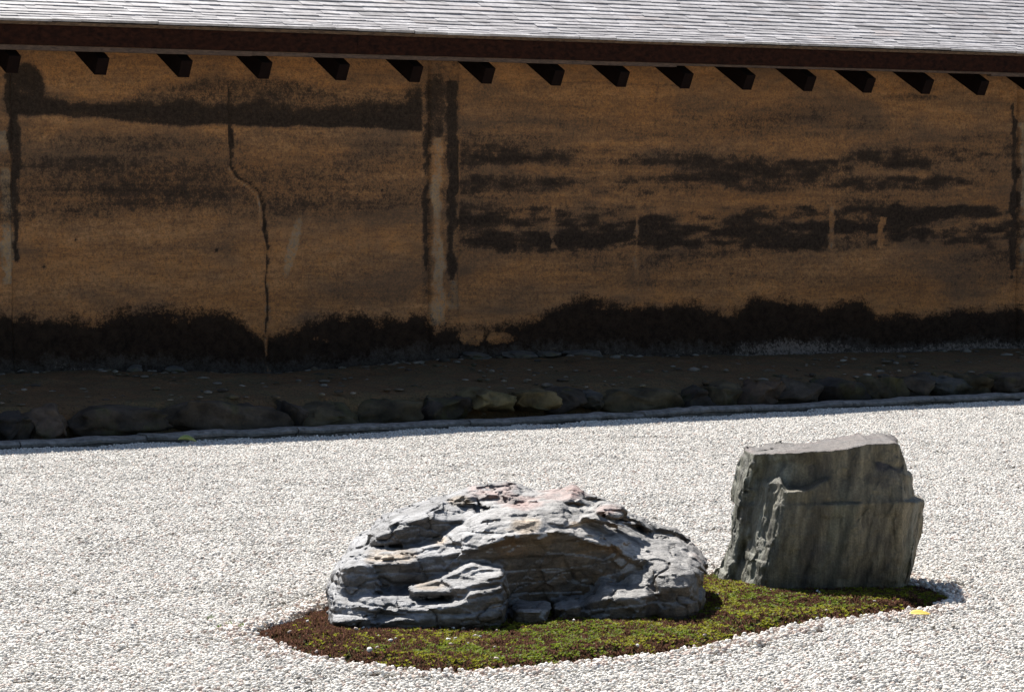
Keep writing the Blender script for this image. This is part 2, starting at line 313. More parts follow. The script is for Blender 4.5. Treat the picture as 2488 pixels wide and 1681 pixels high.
def wmask(s, z):
    """stain masks of the plaster, drawn in wall coordinates from measured outlines"""
    sh = s.shape; s = s.ravel(); z = z.ravel(); P = np.stack([s, z, 0 * s], -1)
    warp = 0.03 * fbm(P * 6, 4, 31); warps = 0.05 * fbm(P * np.array([2, 9, 1]), 4, 32)
    def line(pts, off=0.0):
        pts = np.array(pts, float); ls, lz = plane_st(pts[:, 0] * F, pts[:, 1] * F, off); return np.interp(s, ls, lz)
    def sx(x, y=450): return float(plane_st(np.array([x * F]), np.array([y * F]))[0][0])
    rag = fbm(P * np.array([26, 18, 1]), 4, 33)
    def strip(pts, w, soft=0.018, rk=0.020):
        """dark or pale strip along a near-vertical polyline; w half width in m"""
        pts = np.array(pts, float); ls, lz = plane_st(pts[:, 0] * F, pts[:, 1] * F); o = np.argsort(lz)
        c = np.interp(z, lz[o], ls[o]); ww = np.interp(z, lz[o], np.array(w, float)[o]) if np.ndim(w) else w
        ins = (z > lz.min() - 0.01) & (z < lz.max() + 0.01)
        return (1 - sstep(ww - soft, ww + soft, np.abs(s - c + 0.15 * warp) + rk * rag)) * ins
    R = np.zeros_like(s); G = np.zeros_like(s); B = np.zeros_like(s); T = np.zeros_like(s)
    left = 1 - sstep(sx(955), sx(962), s); right = sstep(sx(1036), sx(1046), s)
    # grey bloom bands of the left bay
    zz = lambda y: line([(0, y), (2324, y)])
    def band(y0, y1, soft):
        a = line([(0, y0), (1000, y0 + 6), (2324, y0 + 18)]); b = line([(0, y1), (1000, y1 - 8), (2324, y1 - 28)])
        return sstep(b - soft, b + soft, z + warp) * (1 - sstep(a - soft, a + soft, z + warp))
    R = np.maximum(R, left * band(310, 500, 0.07) * (0.50 + 0.28 * fbm(P * np.array([1.1, 7, 1]), 4, 41)))
    R = np.maximum(R, left * band(400, 480, 0.03) * (0.48 + 0.3 * fbm(P * np.array([1.6, 8, 1]), 4, 42)) * (1 - 0.5 * sstep(sx(650), sx(800), s)))
    R = np.maximum(R, left * (0.12 + 0.14 * fbm(P * np.array([0.9, 6, 1]), 4, 47)))
    # black beam-shaped stain under the eave, left bay
    lo = line([(30, 258), (80, 262), (250, 272), (330, 286), (600, 288), (800, 292), (960, 298)])
    hi = line([(30, 200), (110, 212), (200, 226), (290, 228), (340, 203), (420, 188), (520, 172), (640, 170), (720, 195), (800, 218), (860, 222), (920, 205), (960, 175)])
    core = line([(30, 214), (300, 238), (600, 232), (800, 240), (960, 228)])
    b1 = sstep(lo - 0.016, lo + 0.016, z + 0.35 * warp) * (1 - sstep(hi - 0.05, hi + 0.07, z + warp)) * left * sstep(sx(12), sx(26), s)
    b2 = b1 * (1 - sstep(core - 0.03, core + 0.09, z + warp))
    R = np.maximum(R, np.maximum(0.72 * b1, 1.0 * b2))
    # blob at the head of the left bay and the black strip below it
    bs, bz = plane_st(np.array([62 * F]), np.array([205 * F])); d = np.hypot((s - bs[0]) / 0.115, (z - bz[0]) / 0.16) + 1.2 * warp
    R = np.maximum(R, 1.0 * (1 - sstep(0.8, 1.15, d)))
    R = np.maximum(R, 1.0 * strip([(28, 160), (30, 300), (33, 420), (36, 500), (36, 590)], [0.055, 0.045, 0.03, 0.022, 0.008]))
    G = np.maximum(G, strip([(5, 300), (8, 370), (14, 450), (14, 560), (18, 640)], [0.02, 0.05, 0.05, 0.05, 0.03], 0.02) * (0.6 + 0.5 * fbm(P * 8, 3, 44)))
    # crack of the left bay: dark above, grey filled below
    crack = [(521, 200), (522, 290), (524, 340), (524, 378), (540, 402), (568, 416), (588, 436), (598, 470), (601, 520), (609, 560), (606, 640), (607, 700), (604, 760), (601, 850)]
    R = np.maximum(R, 0.95 * strip(crack[:11], [0.014, 0.018, 0.016, 0.012, 0.012, 0.018, 0.012, 0.013, 0.014, 0.008, 0.006], 0.006, 0.010))
    R = np.maximum(R, 1.1 * strip([(x + jx, y) for (x, y), jx in zip(crack, (0, 3, -2, 2, -3, 3, -2, 3, -3, 2, -2, 2, -1, 0))], 0.006, 0.004, 0.0035))
    gl = strip(crack[10:], [0.010, 0.012, 0.013, 0.015], 0.006)
    tan = strip([(520, 385), (529, 404), (559, 422), (582, 444), (588, 470), (592, 510)], 0.009, 0.005, 0.004); G = np.maximum(G, 0.55 * tan); R = R * (1 - tan)
    # repaired pale patch
    ps, pz = plane_st(np.array([664 * F]), np.array([560 * F])); dd = np.hypot((s - ps[0] - 0.28 * (z - pz[0])) / 0.045, (z - pz[0]) / 0.21) + warp * 3
    G = np.maximum(G, 0.60 * (1 - sstep(0.6, 1.2, dd)))
    # right bay: soot-grey lifts above, black patchy lifts in the middle, greenish band below
    lay = np.floor((z + 0.35 * warps) / 0.055).astype(int); lh = _hash(lay, lay * 0, lay * 0, 9) - 0.5
    pt = fbm(P * np.array([0.9, 5.0, 1]), 5, 51) + 0.5 * lh; pf = fbm(P * np.array([2.2, 16, 1]), 4, 52)
    R = np.maximum(R, right * band(205, 690, 0.10) * (0.34 + 0.22 * pt + 0.10 * pf))
    ph = fbm(P * np.array([9, 30, 1]), 4, 53)
    R = np.maximum(R, right * band(312, 470, 0.08) * (0.55 + 0.26 * pt + 0.26 * pf + 0.2 * ph))
    R = np.maximum(R, right * band(452, 585, 0.060) * (0.80 + 0.30 * pt + 0.44 * pf + 0.34 * ph))
    R = np.maximum(R, right * band(560, 680, 0.05) * (0.27 + 0.12 * pt + 0.18 * sstep(sx(1700), sx(2000), s)))
    gap = band(505, 519, 0.006) * sstep(sx(1560), sx(1600), s) * (1 - sstep(sx(2160), sx(2220), s)); R = R * (1 - 0.6 * gap * right * sstep(-0.5, 0.0, pf))
    for x, y0, y1, w in ((1257, 462, 560, 0.018), (1890, 470, 600, 0.02), (1448, 460, 680, 0.012), (2003, 495, 560, 0.03)):
        k = strip([(x, y0), (x - 6, (y0 + y1) / 2), (x, y1)], w, 0.01); R = R * (1 - 0.75 * k)
        if x in (1890, 1448): G = np.maximum(G, 0.40 * k * sstep(-0.2, 0.4, pf))
    R = np.maximum(R, 0.55 * right * (1 - sstep(0.6, 1.1, np.hypot((s - sx(2060, 210)) / 0.33, (z - zz(222)) / 0.035) + warp * 2)))
    def hcrack(pts, w):
        c = line(pts); x0, x1 = sx(pts[0][0], pts[0][1]), sx(pts[-1][0], pts[-1][1]); return (1 - sstep(w * 0.5, w * 1.6, np.abs(z - c + 0.25 * warp))) * (s > x0) * (s < x1)
    R = np.maximum(R, 0.62 * hcrack([(1498, 262), (1560, 264), (1640, 263), (1700, 258)], 0.008)); R = np.maximum(R, 0.5 * hcrack([(1190, 186), (1300, 188), (1420, 191), (1560, 194)], 0.007))
    R = np.maximum(R, 0.55 * strip([(1493, 192), (1488, 230), (1486, 300)], 0.008, 0.005, 0.004)); R = np.maximum(R, 0.5 * hcrack([(1690, 742), (1800, 738), (1900, 740)], 0.01))
    for hx, hy in ((172, 543), (490, 568), (866, 433), (100, 605)): hs, hz = plane_st(np.array([hx * F]), np.array([hy * F])); R = np.maximum(R, 1.2 * np.exp(-(((s - hs[0]) / 0.014) ** 2 + ((z - hz[0]) / 0.012) ** 2)))
    # post at the middle: cap, two black strips, bare pale strip
    cap = (1 - sstep(zz(300) - 0.0, zz(300) + 0.0001, -z + 2 * zz(300))) * 0
    R = np.maximum(R, 0.42 * sstep(sx(950), sx(962), s) * (1 - sstep(sx(1038), sx(1050), s)) * (z > zz(720)))
    R = np.maximum(R, 0.90 * strip([(968, 285), (966, 400), (966, 520), (968, 612)], [0.030, 0.026, 0.022, 0.012], 0.016))
    R = np.maximum(R, 1.0 * strip([(1022, 190), (1022, 300), (1024, 420), (1020, 540), (1021, 632)], [0.045, 0.050, 0.045, 0.040, 0.026], 0.018))
    R = np.maximum(R, 0.80 * strip([(985, 172), (985, 215), (985, 295), (987, 318)], [0.05, 0.08, 0.07, 0.03], 0.035))
    bare = strip([(988, 318), (986, 400), (989, 520), (992, 640), (992, 735)], [0.03, 0.038, 0.036, 0.045, 0.06], 0.014)
    R = R * (1 - 0.9 * bare); G = np.maximum(G, bare * (0.56 + 0.25 * fbm(P * 9, 3, 61)))
    G = np.maximum(G, 0.55 * strip([(1028, 640), (1028, 700)], 0.05, 0.03))
    # post at the far end
    R = np.maximum(R, 0.95 * strip([(2300, 235), (2302, 400), (2297, 560), (2296, 630)], [0.012, 0.035, 0.035, 0.012], 0.01))
    G = np.maximum(G, 0.8 * strip([(2316, 280), (2318, 480), (2314, 600)], 0.02, 0.008))
    # black foot
    ft = line([(-200, 715), (0, 718), (60, 715), (200, 714), (330, 705), (500, 712), (560, 735), (588, 765), (625, 768), (660, 745), (700, 728), (780, 714), (870, 716), (960, 722), (1000, 748), (1060, 752), (1130, 742), (1190, 725), (1250, 706), (1300, 684), (1400, 684), (1480, 690), (1590, 684), (1606, 705), (1650, 715), (1690, 690), (1720, 674), (1800, 680), (1830, 692), (1950, 686), (1990, 712), (2100, 708), (2300, 700), (2500, 700)])
    dz = (ft - z + 0.7 * warp)
    dz = dz + 0.022 * fbm(P * np.array([3, 3, 1]), 4, 74) + 0.022 * fbm(P * np.array([10, 8, 1]), 4, 75)
    T = np.clip(0.5 + dz / 0.13, 0, 1.3) * (0.95 + 0.10 * fbm(P * 3, 3, 71))
    T = T - 0.62 * (1 - sstep(0.6, 1.2, np.hypot((s - sx(1090, 770)) / 0.33, (z - zz(768)) / 0.05) + warp)) * sstep(-0.3, 0.3, fbm(P * 11, 3, 72))
    T = T - 0.5 * (1 - sstep(0.6, 1.1, np.hypot((s - sx(735, 770)) / 0.12, (z - zz(770)) / 0.03) + warp)) * sstep(-0.3, 0.3, fbm(P * 11, 3, 73))
    gl2 = strip(crack[11:], [0.010, 0.012, 0.013], 0.006); T = T * (1 - 0.95 * gl2); G = np.maximum(G, 0.5 * np.maximum(gl, gl2)); 
    # lime bloom along the foot
    bt = bank_top(s); h = z - bt
    amt = np.interp(s, [sx(0), sx(60), sx(180), sx(260), sx(900), sx(1020), sx(1250), sx(1500), sx(1650), sx(1740), sx(1800), sx(1850), sx(1900), sx(2100), sx(2324)], [.25, .35, .5, .3, .22, .35, .45, .4, .55, .75, .8, .7, .55, .6, .55])
    hh = np.interp(s, [sx(0), sx(900), sx(1500), sx(1640), sx(1740), sx(1790), sx(1850), sx(1930), sx(2324)], [.05, .05, .05, .05, .11, .13, .10, .05, .08])
    B = amt * (1 - sstep(hh * 0.35, hh * 1.5, h + 0.8 * warp)) + 0.10 * sstep(sx(1650), sx(2000), s) * (1 - sstep(0.1, 0.3, h))
    B = np.maximum(B, 0.16 * (1 - sstep(0.0, 0.16, h)))
    return np.stack([R, G, B], -1), np.stack([T, 0.62 * (1 - sstep(0.02, 0.17, h + warp)), 0 * T], -1), warp.reshape(sh), crack

def wall_panel(name, s0, s1, off=0.0, step=0.011, zlo=0.02, zhi=None):
    zhi = zhi or 2.32
    n = max(4, int((s1 - s0) / step)); k = int((zhi - zlo) / step)
    s = np.linspace(s0, s1, n); z = np.linspace(zlo, zhi, k); s, z = np.meshgrid(s, z, indexing='ij')
    C, T, w, crack = wmask(s, z)
    P = np.stack([s.ravel(), z.ravel(), 0 * z.ravel()], -1)
    rel = 0.006 * fbm(P * 2.3, 5, 81) + 0.0025 * fbm(P * 14, 3, 82)
    pts = np.array(crack, float); ls, lz = plane_st(pts[:, 0] * F, pts[:, 1] * F); o = np.argsort(lz); c = np.interp(P[:, 1], lz[o], ls[o])
    rel = rel - 0.020 * np.exp(-((P[:, 0] - c) / 0.012) ** 2) * (P[:, 1] < lz.max())
    # flaked skin of the black stain stands a little proud of bare patches; the foot bellies out
    rel = rel + 0.004 * np.clip(C[:, 0], 0, 1) + 0.006 * np.clip(T[:, 0], 0, 1) + 0.03 * np.exp(-np.clip(P[:, 1] - bank_top(P[:, 0]), 0, 9) / 0.06)
    if off:   # rounded arrises of a post
        e = np.minimum(P[:, 0] - s0, s1 - P[:, 0]); rel = rel + off - (off + 0.02) * np.exp(-e / 0.007)
    V = wpt(P[:, 0], rel, P[:, 1]) - WL
    me = big_mesh(name, V, gridq(np.arange(n * k).reshape(n, k)))
    t4 = np.ones((len(V), 4), np.float32); t4[:, :3] = T
    o = part(name, None, None, M_wall, smooth=True, cols=C, me=me)
    at = me.color_attributes.new("Tint", 'FLOAT_COLOR', 'POINT'); at.data.foreach_set("color", t4.ravel())
    return o
def sx_(x, y=450): return float(plane_st(np.array([x * F]), np.array([y * F]))[0][0])
pA0, pA1 = sx_(-95), sx_(26); pB0, pB1 = sx_(971), sx_(1040); pC0, pC1 = sx_(2306), sx_(2400)
wall_panel("plaster_panel", -4.0, pA0, step=0.05)
wall_panel("plaster_panel", pA1, pB0); wall_panel("plaster_panel", pB1, pC0)
wall_panel("plaster_panel", pC1, 13.0, step=0.05)
for a, b in ((pA0, pA1), (pB0, pB1), (pC0, pC1)): wall_panel("post", a - 0.004, b + 0.004, off=0.022)
part("wall_core", wbox(-4, 13, -0.62, -0.03, -0.1, 2.35), BOXF, M_wall)

# eaves: rafters, fascia, batten, shingle edge
RP = math.radians(27.5); RD = -NF * math.cos(RP) + UP * math.sin(RP); RN = NF * math.sin(RP) + UP * math.cos(RP)
rx = [40, 240, 430, 610, 785, 952, 1115, 1273, 1420, 1565, 1705, 1843, 1978, 2110, 2235]; ry = [160, 167, 173, 178, 181, 187, 190, 195, 199, 202, 205, 208, 212, 214, 219]
ROFF = EAVE - 0.05
rs, rz = plane_st(np.array(rx) * F, np.array(ry) * F, ROFF - 0.03)
dsp = float(np.median(np.diff(rs))); zr = float(np.median(rz))
alls = [rs[0] - dsp * k for k in (4, 3, 2, 1)] + list(rs) + [rs[-1] + dsp * k for k in (1, 2, 3, 4)]
RW, RH = 0.072, 0.105
for i, s in enumerate(alls):
    c = wpt(s - RW / 2, ROFF - 0.03, zr); L = 0.62; e = random.uniform(-0.004, 0.004)
    Vb = []
    for t in (0, L):
        for h in (0, RH):
            for w in (-RW / 2, RW / 2):
                Vb.append(c + AL * (w + e) + RN * h + RD * (t + e))
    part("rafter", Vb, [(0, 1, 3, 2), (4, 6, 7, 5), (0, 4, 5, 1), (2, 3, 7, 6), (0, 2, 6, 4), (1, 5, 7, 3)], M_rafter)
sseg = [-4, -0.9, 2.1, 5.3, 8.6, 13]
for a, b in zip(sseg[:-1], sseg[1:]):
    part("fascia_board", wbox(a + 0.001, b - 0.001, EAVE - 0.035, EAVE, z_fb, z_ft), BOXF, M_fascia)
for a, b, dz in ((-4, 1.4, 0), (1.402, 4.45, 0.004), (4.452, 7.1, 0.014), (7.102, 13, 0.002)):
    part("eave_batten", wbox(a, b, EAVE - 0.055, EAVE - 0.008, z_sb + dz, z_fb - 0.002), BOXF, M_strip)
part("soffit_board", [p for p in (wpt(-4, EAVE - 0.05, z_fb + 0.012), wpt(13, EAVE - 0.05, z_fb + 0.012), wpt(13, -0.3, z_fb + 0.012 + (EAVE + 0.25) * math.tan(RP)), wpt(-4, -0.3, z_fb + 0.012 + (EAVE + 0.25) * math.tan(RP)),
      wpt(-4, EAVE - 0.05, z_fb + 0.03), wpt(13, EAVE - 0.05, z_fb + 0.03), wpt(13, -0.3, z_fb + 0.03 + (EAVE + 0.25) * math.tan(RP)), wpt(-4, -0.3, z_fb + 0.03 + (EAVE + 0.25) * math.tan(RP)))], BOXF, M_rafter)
ne = 300; es = np.linspace(-4, 13, ne); ej = 0.004 * fbm(np.stack([es * 9, es * 0, es * 0], -1), 3, 91)
Vb = np.concatenate([wpt(es, EAVE + 0.012 + ej, np.full(ne, z_ft + 0.0005)), wpt(es, EAVE + 0.018 + ej, np.full(ne, z_edge)), wpt(es, np.full(ne, EAVE - 0.1), np.full(ne, z_edge + 0.04)), wpt(es, np.full(ne, EAVE - 0.1), np.full(ne, z_ft + 0.002))])
jj = np.arange(4 * ne).reshape(4, ne); jj = np.concatenate([jj, jj[:1]])
part("shingle_edge", Vb, gridq(jj), M_edgebark)
# roof: both slopes on a deck, ridge, then the shingles
ROOT = wpt(0, EAVE + 0.02, z_edge)                            # lower edge of the shingle plane at s = 0
LROOF = 1.15
def rpt(s, l, n): return ROOT + np.multiply.outer(np.asarray(s, float), AL) + np.multiply.outer(np.asarray(l, float), RD) + np.multiply.outer(np.asarray(n, float), RN)
RDb = NF * math.cos(RP) + UP * math.sin(RP)                   # up the far slope
ridge0, ridge1 = rpt([-4.0, 13.0], [LROOF] * 2, [-0.012] * 2)
e0, e1 = rpt([-4.0, 13.0], [0.03] * 2, [-0.012] * 2); f0, f1 = ridge0 - RDb * LROOF, ridge1 - RDb * LROOF
dn = np.array([0, 0, -0.03])
roof = part("roof", [e0, e1, ridge1, ridge0, f0, f1, e0 + dn, e1 + dn, f0 + dn, f1 + dn], [(0, 1, 2, 3), (3, 2, 5, 4), (0, 6, 7, 1), (4, 5, 9, 8), (6, 8, 9, 7), (0, 3, 4, 8, 6), (1, 7, 9, 5, 2)], simple("roof_deck", (0.05, 0.035, 0.028), 0.9, 0.1))
rcV = [p for k in (0, 1) for p in (rpt([-4.0, 13.0][k], LROOF - 0.09, 0.03), rpt([-4.0, 13.0][k], LROOF, 0.055), (ridge0, ridge1)[k] - RDb * 0.09 + UP * 0.06, (ridge0, ridge1)[k] - UP * 0.02)]
o = mesh_obj("ridge_cap", np.array(rcV) - WL, [(0, 1, 2, 3), (4, 7, 6, 5), (0, 4, 5, 1), (1, 5, 6, 2), (2, 6, 7, 3), (3, 7, 4, 0)], M_strip, roof)
def shingle_geo(w, ln, th, skew, up, seed):
    r = np.random.default_rng(seed)
    j = r.uniform(-0.0022, 0.0022, 8)
    v = [(0, 0 + j[0], 0), (w, 0 + j[1] + skew, 0), (w + j[2], ln, 0), (j[3], ln, 0), (0, j[0], th + up), (w, j[1] + skew, th + up + j[4] * 0.7), (w + j[2], ln, th * 0.4), (j[3], ln, th * 0.4)]
    return np.array(v)
courses = []; l = 0.0; k = 0
while l < LROOF - 0.12:
    courses.append(l); l += 0.030 if k < 3 else (0.045 if k < 6 else 0.062); k += 1
variants = []
for k in range(72):
    w = random.uniform(0.10, 0.24); tone = random.choice([0.36, 0.40, 0.42, 0.43, 0.45, 0.47, 0.49]) * random.uniform(0.96, 1.04)
    if random.random() < 0.04: tone *= 0.75
    c = np.array([tone * 1.0, tone * 0.975, tone * 0.985])
    if random.random() < 0.06: c = c * np.array([1.02, 0.97, 0.94])
    variants.append((w, shingle_geo(w, 0.16, random.uniform(0.0125, 0.0150), random.uniform(-0.002, 0.002), random.uniform(0, 0.001), k), c, None))
tilt = math.radians(2.2)
sd = RD * math.cos(tilt) - RN * math.sin(tilt); sn = RN * math.cos(tilt) + RD * math.sin(tilt)
ROT = np.stack([AL, sd, sn], 1)
sh_list = []
for ci, lc in enumerate(courses):
    s = -3.9 + random.uniform(0, 0.15)
    while s < 12.8:
        vi = random.randrange(len(variants)); w = variants[vi][0]
        wav = 0.010 * math.sin(s * 1.3 + ci * 0.35) + 0.005 * math.sin(s * 4.1 + ci * 1.3)
        p = rpt(s, lc + wav + random.uniform(-0.0025, 0.0025), 0.0035 + random.uniform(0, 0.0015))
        sh_list.append((vi, p)); s += w + random.uniform(-0.0005, 0.0012)
pc = np.array([p for _, p in sh_list]); uu, vv = project(pc)
inv = (uu > -60) & (uu < 2488 + 10) & (vv > -4) & (vv < 400)
area = np.where(inv, 1.0 / np.linalg.norm(pc, axis=1), 0); order = np.argsort(-area)
single = set(int(i) for i in order[:300] if inv[i])
vm = []
for w, g, c, _ in variants:
    me = bpy.data.meshes.new("shingle"); me.from_pydata(g.tolist(), [], BOXF); me.update()
    at = me.color_attributes.new("Col", 'FLOAT_COLOR', 'POINT'); at.data.foreach_set("color", np.tile(np.append(c, 1), 8).astype(np.float32)); me.materials.append(M_shingle); vm.append(me)
M3 = mathutils.Matrix([list(map(float, ROT[i])) for i in range(3)])
restV, restF, restC = [], [], []
for i, (vi, p) in enumerate(sh_list):
    if i in single:
        o = bpy.data.objects.new("shingle", vm[vi]); COL.objects.link(o); o.parent = roof
        o.matrix_local = mathutils.Matrix.Translation(mathutils.Vector(p - WL)) @ M3.to_4x4()
    else:
        b = len(restV) * 8; restV.append(variants[vi][1] @ ROT.T + p - WL); restF += [tuple(x + b for x in f) for f in BOXF]; restC.append(np.tile(variants[vi][2], (8, 1)))
o = mesh_obj("shingle_field", np.concatenate(restV), restF, M_shingle, roof, cols=np.concatenate(restC)); o["kind"] = "stuff"

# ------------------------------------------------------------------ row of stones holding the bank, edging of the gutter
def ico(sub):
    import bmesh
    bm = bmesh.new(); bmesh.ops.create_icosphere(bm, subdivisions=sub, radius=1.0); bm.verts.ensure_lookup_table()
    v = np.array([x.co[:] for x in bm.verts]); f = [tuple(x.index for x in y.verts) for y in bm.faces]; bm.free(); return v, f
ICO4 = ico(4); ICO2 = ico(2); ICO1 = ico(1)
def boulder(dims, seed, ico_=ICO4, box=0.55, rough=0.16):
    v, f = ico_; n = v / np.linalg.norm(v, axis=1)[:, None]
    c = n / np.maximum(np.abs(n).max(1), 1e-6)[:, None]              # cube shell
    p = n * (1 - box) + c * box * 0.82
    q = p + 0.30 * np.stack([fbm(n * 1.1 + seed, 2, seed + k) for k in range(3)], -1)
    r = np.random.default_rng(seed)
    for _ in range(7):                                               # break planes
        d = r.normal(size=3); d /= np.linalg.norm(d); h = q @ d; cut = np.quantile(h, r.uniform(0.80, 0.95)); ex = np.maximum(h - cut, 0); q = q - np.outer(ex * 0.9, d)
    q = q + n * (rough * fbm(n * 2.6 + seed * 3, 5, seed + 9, 0.55))[:, None]
    mn, mx = q.min(0), q.max(0); q = (q - (mn + mx) / 2) / (mx - mn)
    return q * np.asarray(dims), f
row = empty("retaining_stones", wpt(4.0, STO, -0.1)); tag(row, "low row of rough dark stones holding the earth bank along the gutter", "stone wall")
RL = np.array(row.location)
stones = [(-190, -100, 938, 1004, 0), (-98, -2, 934, 1000, 1), (0, 86, 930, 1000, 0), (87, 188, 914, 996, 2), (191, 386, 916, 975, 1), (388, 655, 903, 990, 1), (660, 700, 905, 960, 0), (690, 840, 908, 975, 3), (838, 978, 902, 970, 3), (982, 1082, 886, 955, 0), (1078, 1168, 876, 918, 4), (1168, 1268, 880, 918, 5), (1266, 1345, 876, 925, 1), (1340, 1398, 880, 918, 6), (1400, 1570, 876, 945, 3), (1576, 1640, 872, 935, 0), (1635, 1702, 866, 930, 3), (1704, 1792, 858, 930, 2), (1790, 1882, 854, 925, 1), (1884, 1986, 854, 925, 0), (1988, 2062, 850, 915, 3), (2062, 2142, 844, 915, 1), (2144, 2204, 845, 905, 6), (2204, 2264, 842, 905, 3), (2266, 2345, 840, 900, 1), (2347, 2430, 836, 895, 0)]
rs_ = random.Random(3)
for x in range(-700, -190, 95): stones.insert(0, (x, x + 92, 950 - (x + 190) * 0.05, 1020, rs_.choice([0, 1, 3])))
for x in range(2432, 2960, 72): stones.append((x, x + 70, 836 - (x - 2432) * 0.05, 892 - (x - 2432) * 0.04, rs_.choice([0, 1, 3, 6])))
SC = [(0.042, 0.036, 0.031), (0.062, 0.050, 0.038), (0.090, 0.066, 0.048), (0.070, 0.057, 0.034), (0.105, 0.088, 0.046), (0.125, 0.098, 0.048), (0.092, 0.088, 0.078)]
for i, (x0, x1, y0, y1, c) in enumerate(stones):
    (sa, sb), (za, zb) = plane_st(np.array([x0, x1]) * F, np.array([y0, y0]) * F, STO); _, (zlo,) = plane_st(np.array([(x0 + x1) / 2 * F]), np.array([y1 * F]), STO)
    zt = (za + zb) / 2 - 0.012; zlo = min(zlo - 0.05, zt - 0.09)
    q, f = boulder(((sb - sa) * 1.12, 0.36, zt - zlo), 100 + i, box=0.8, rough=0.13)
    dj = random.uniform(-0.05, 0.03) if c not in (4, 5) else 0.06
    V = wpt((sa + sb) / 2 + q[:, 0], STO - 0.15 + dj + q[:, 1], (zt + zlo) / 2 + q[:, 2])
    nz = fbm(q * 7 + i, 3, i); cc = np.array(SC[c]) * (1 + 0.35 * nz)[:, None]
    mesh_obj("stone", V - RL, f, M_stone, row, True, cc)
row2 = -3.9
edge = empty("gutter_edging", wpt(4.0, KOFF, 0.0)); tag(edge, "thin grey stone edging strip between the white gravel and the gutter", "edging")
EL = np.array(edge.location)
s = -4.0
while s < 13:
    w = random.uniform(0.55, 1.5); n = int(w / 0.02) + 2; ks = np.linspace(s, s + w - 0.008, n)
    j = 0.006 * fbm(np.stack([ks * 5, ks * 0 + s, ks * 0], -1), 3, 7); j2 = 0.006 * fbm(np.stack([ks * 7, ks * 0 + s + 9, ks * 0], -1), 4, 8); ztop = 0.045 + random.uniform(-0.005, 0.005)
    prof = [(-0.14, -0.12), (-0.14, ztop - 0.014), (-0.128, ztop), (-0.02, ztop), (0.0, ztop - 0.014), (-0.004, ztop - 0.028), (-0.03, ztop - 0.034), (-0.03, -0.05)]
    V = np.concatenate([wpt(ks, KOFF + o_ + j, z_ + (j2 if z_ > 0 else 0)) for o_, z_ in prof]) - EL
    jj = np.arange(len(prof) * n).reshape(len(prof), n); q = [tuple(x) for x in gridq(jj)] + [tuple(jj[::-1, 0]), tuple(jj[:, -1])]
    mesh_obj("edging_stone", V, q, M_kerb, edge); s += w
# slate chips lying at the foot of the wall
chips = [(1085, 1105, 825, .20), (1190, 1220, 828, .28), (1330, 1290, 826, .3), (1250, 1200, 820, .16), (310, 300, 838, .12), (400, 390, 842, .16)]
for i, (x, _, y, w) in enumerate(chips):
    (s,), (z,) = plane_st(np.array([x * F]), np.array([y * F]), 0.12)
    q, f = boulder((w, 0.14, 0.045), 300 + i, ICO2, rough=0.2)
    o = mesh_obj("slate_chip", q @ np.stack([AL, NF, UP]), f, M_stone, None, False, np.tile((0.105, 0.098, 0.088), (len(q), 1)))
    o.location = wpt(s, 0.10, bank_top(s) + 0.012); o.rotation_euler = (0.15, 0.1, random.uniform(-0.2, 0.2))
    tag(o, "flat grey slate chip lying on the bank at the wall foot", "stone chip", "slate chips at the wall foot")

r = np.random.default_rng(21); dV, dF, dC = [], [], []
v0, f0 = ICO1
for k in range(900):
    s = r.uniform(-1.2, 9.5); o_ = r.uniform(0.02, STO - 0.2) if k % 3 else abs(r.normal(0, 0.09)) + 0.02; t = (o_ + 0.03) / (STO - 0.14)
    z = bank_top(s) * (1 - t) + bank_low(s) * t + 0.02 * math.sin(min(t, 1) * math.pi) + r.uniform(-0.006, 0.004)
    w = r.uniform(0.008, 0.035) * (1.6 if r.uniform() < 0.12 else 1); p = v0 * (1 + 0.25 * vnoise(v0 * 1.7 + r.uniform(0, 90, 3), 5))[:, None] * np.array([w, w * r.uniform(0.5, 0.9), w * r.uniform(0.18, 0.4)])
    a = r.uniform(0, 6.28); p = p @ np.array([[math.cos(a), math.sin(a), 0], [-math.sin(a), math.cos(a), 0], [0, 0, 1]])
    dF.append(np.array(f0) + len(dV) * len(v0)); dV.append(p + wpt(s, o_, z)); c = np.array([(0.16, 0.14, 0.115), (0.10, 0.08, 0.055), (0.22, 0.20, 0.17), (0.07, 0.06, 0.05)][r.integers(0, 4)]); dC.append(np.tile(c, (len(v0), 1)))
tag(finish("stone_flakes", big_mesh("stone_flakes", np.concatenate(dV), np.concatenate(dF)), M_stone, cols=np.concatenate(dC)), "small grey and brown stone flakes strewn over the earth bank", "flakes", kind="stuff")
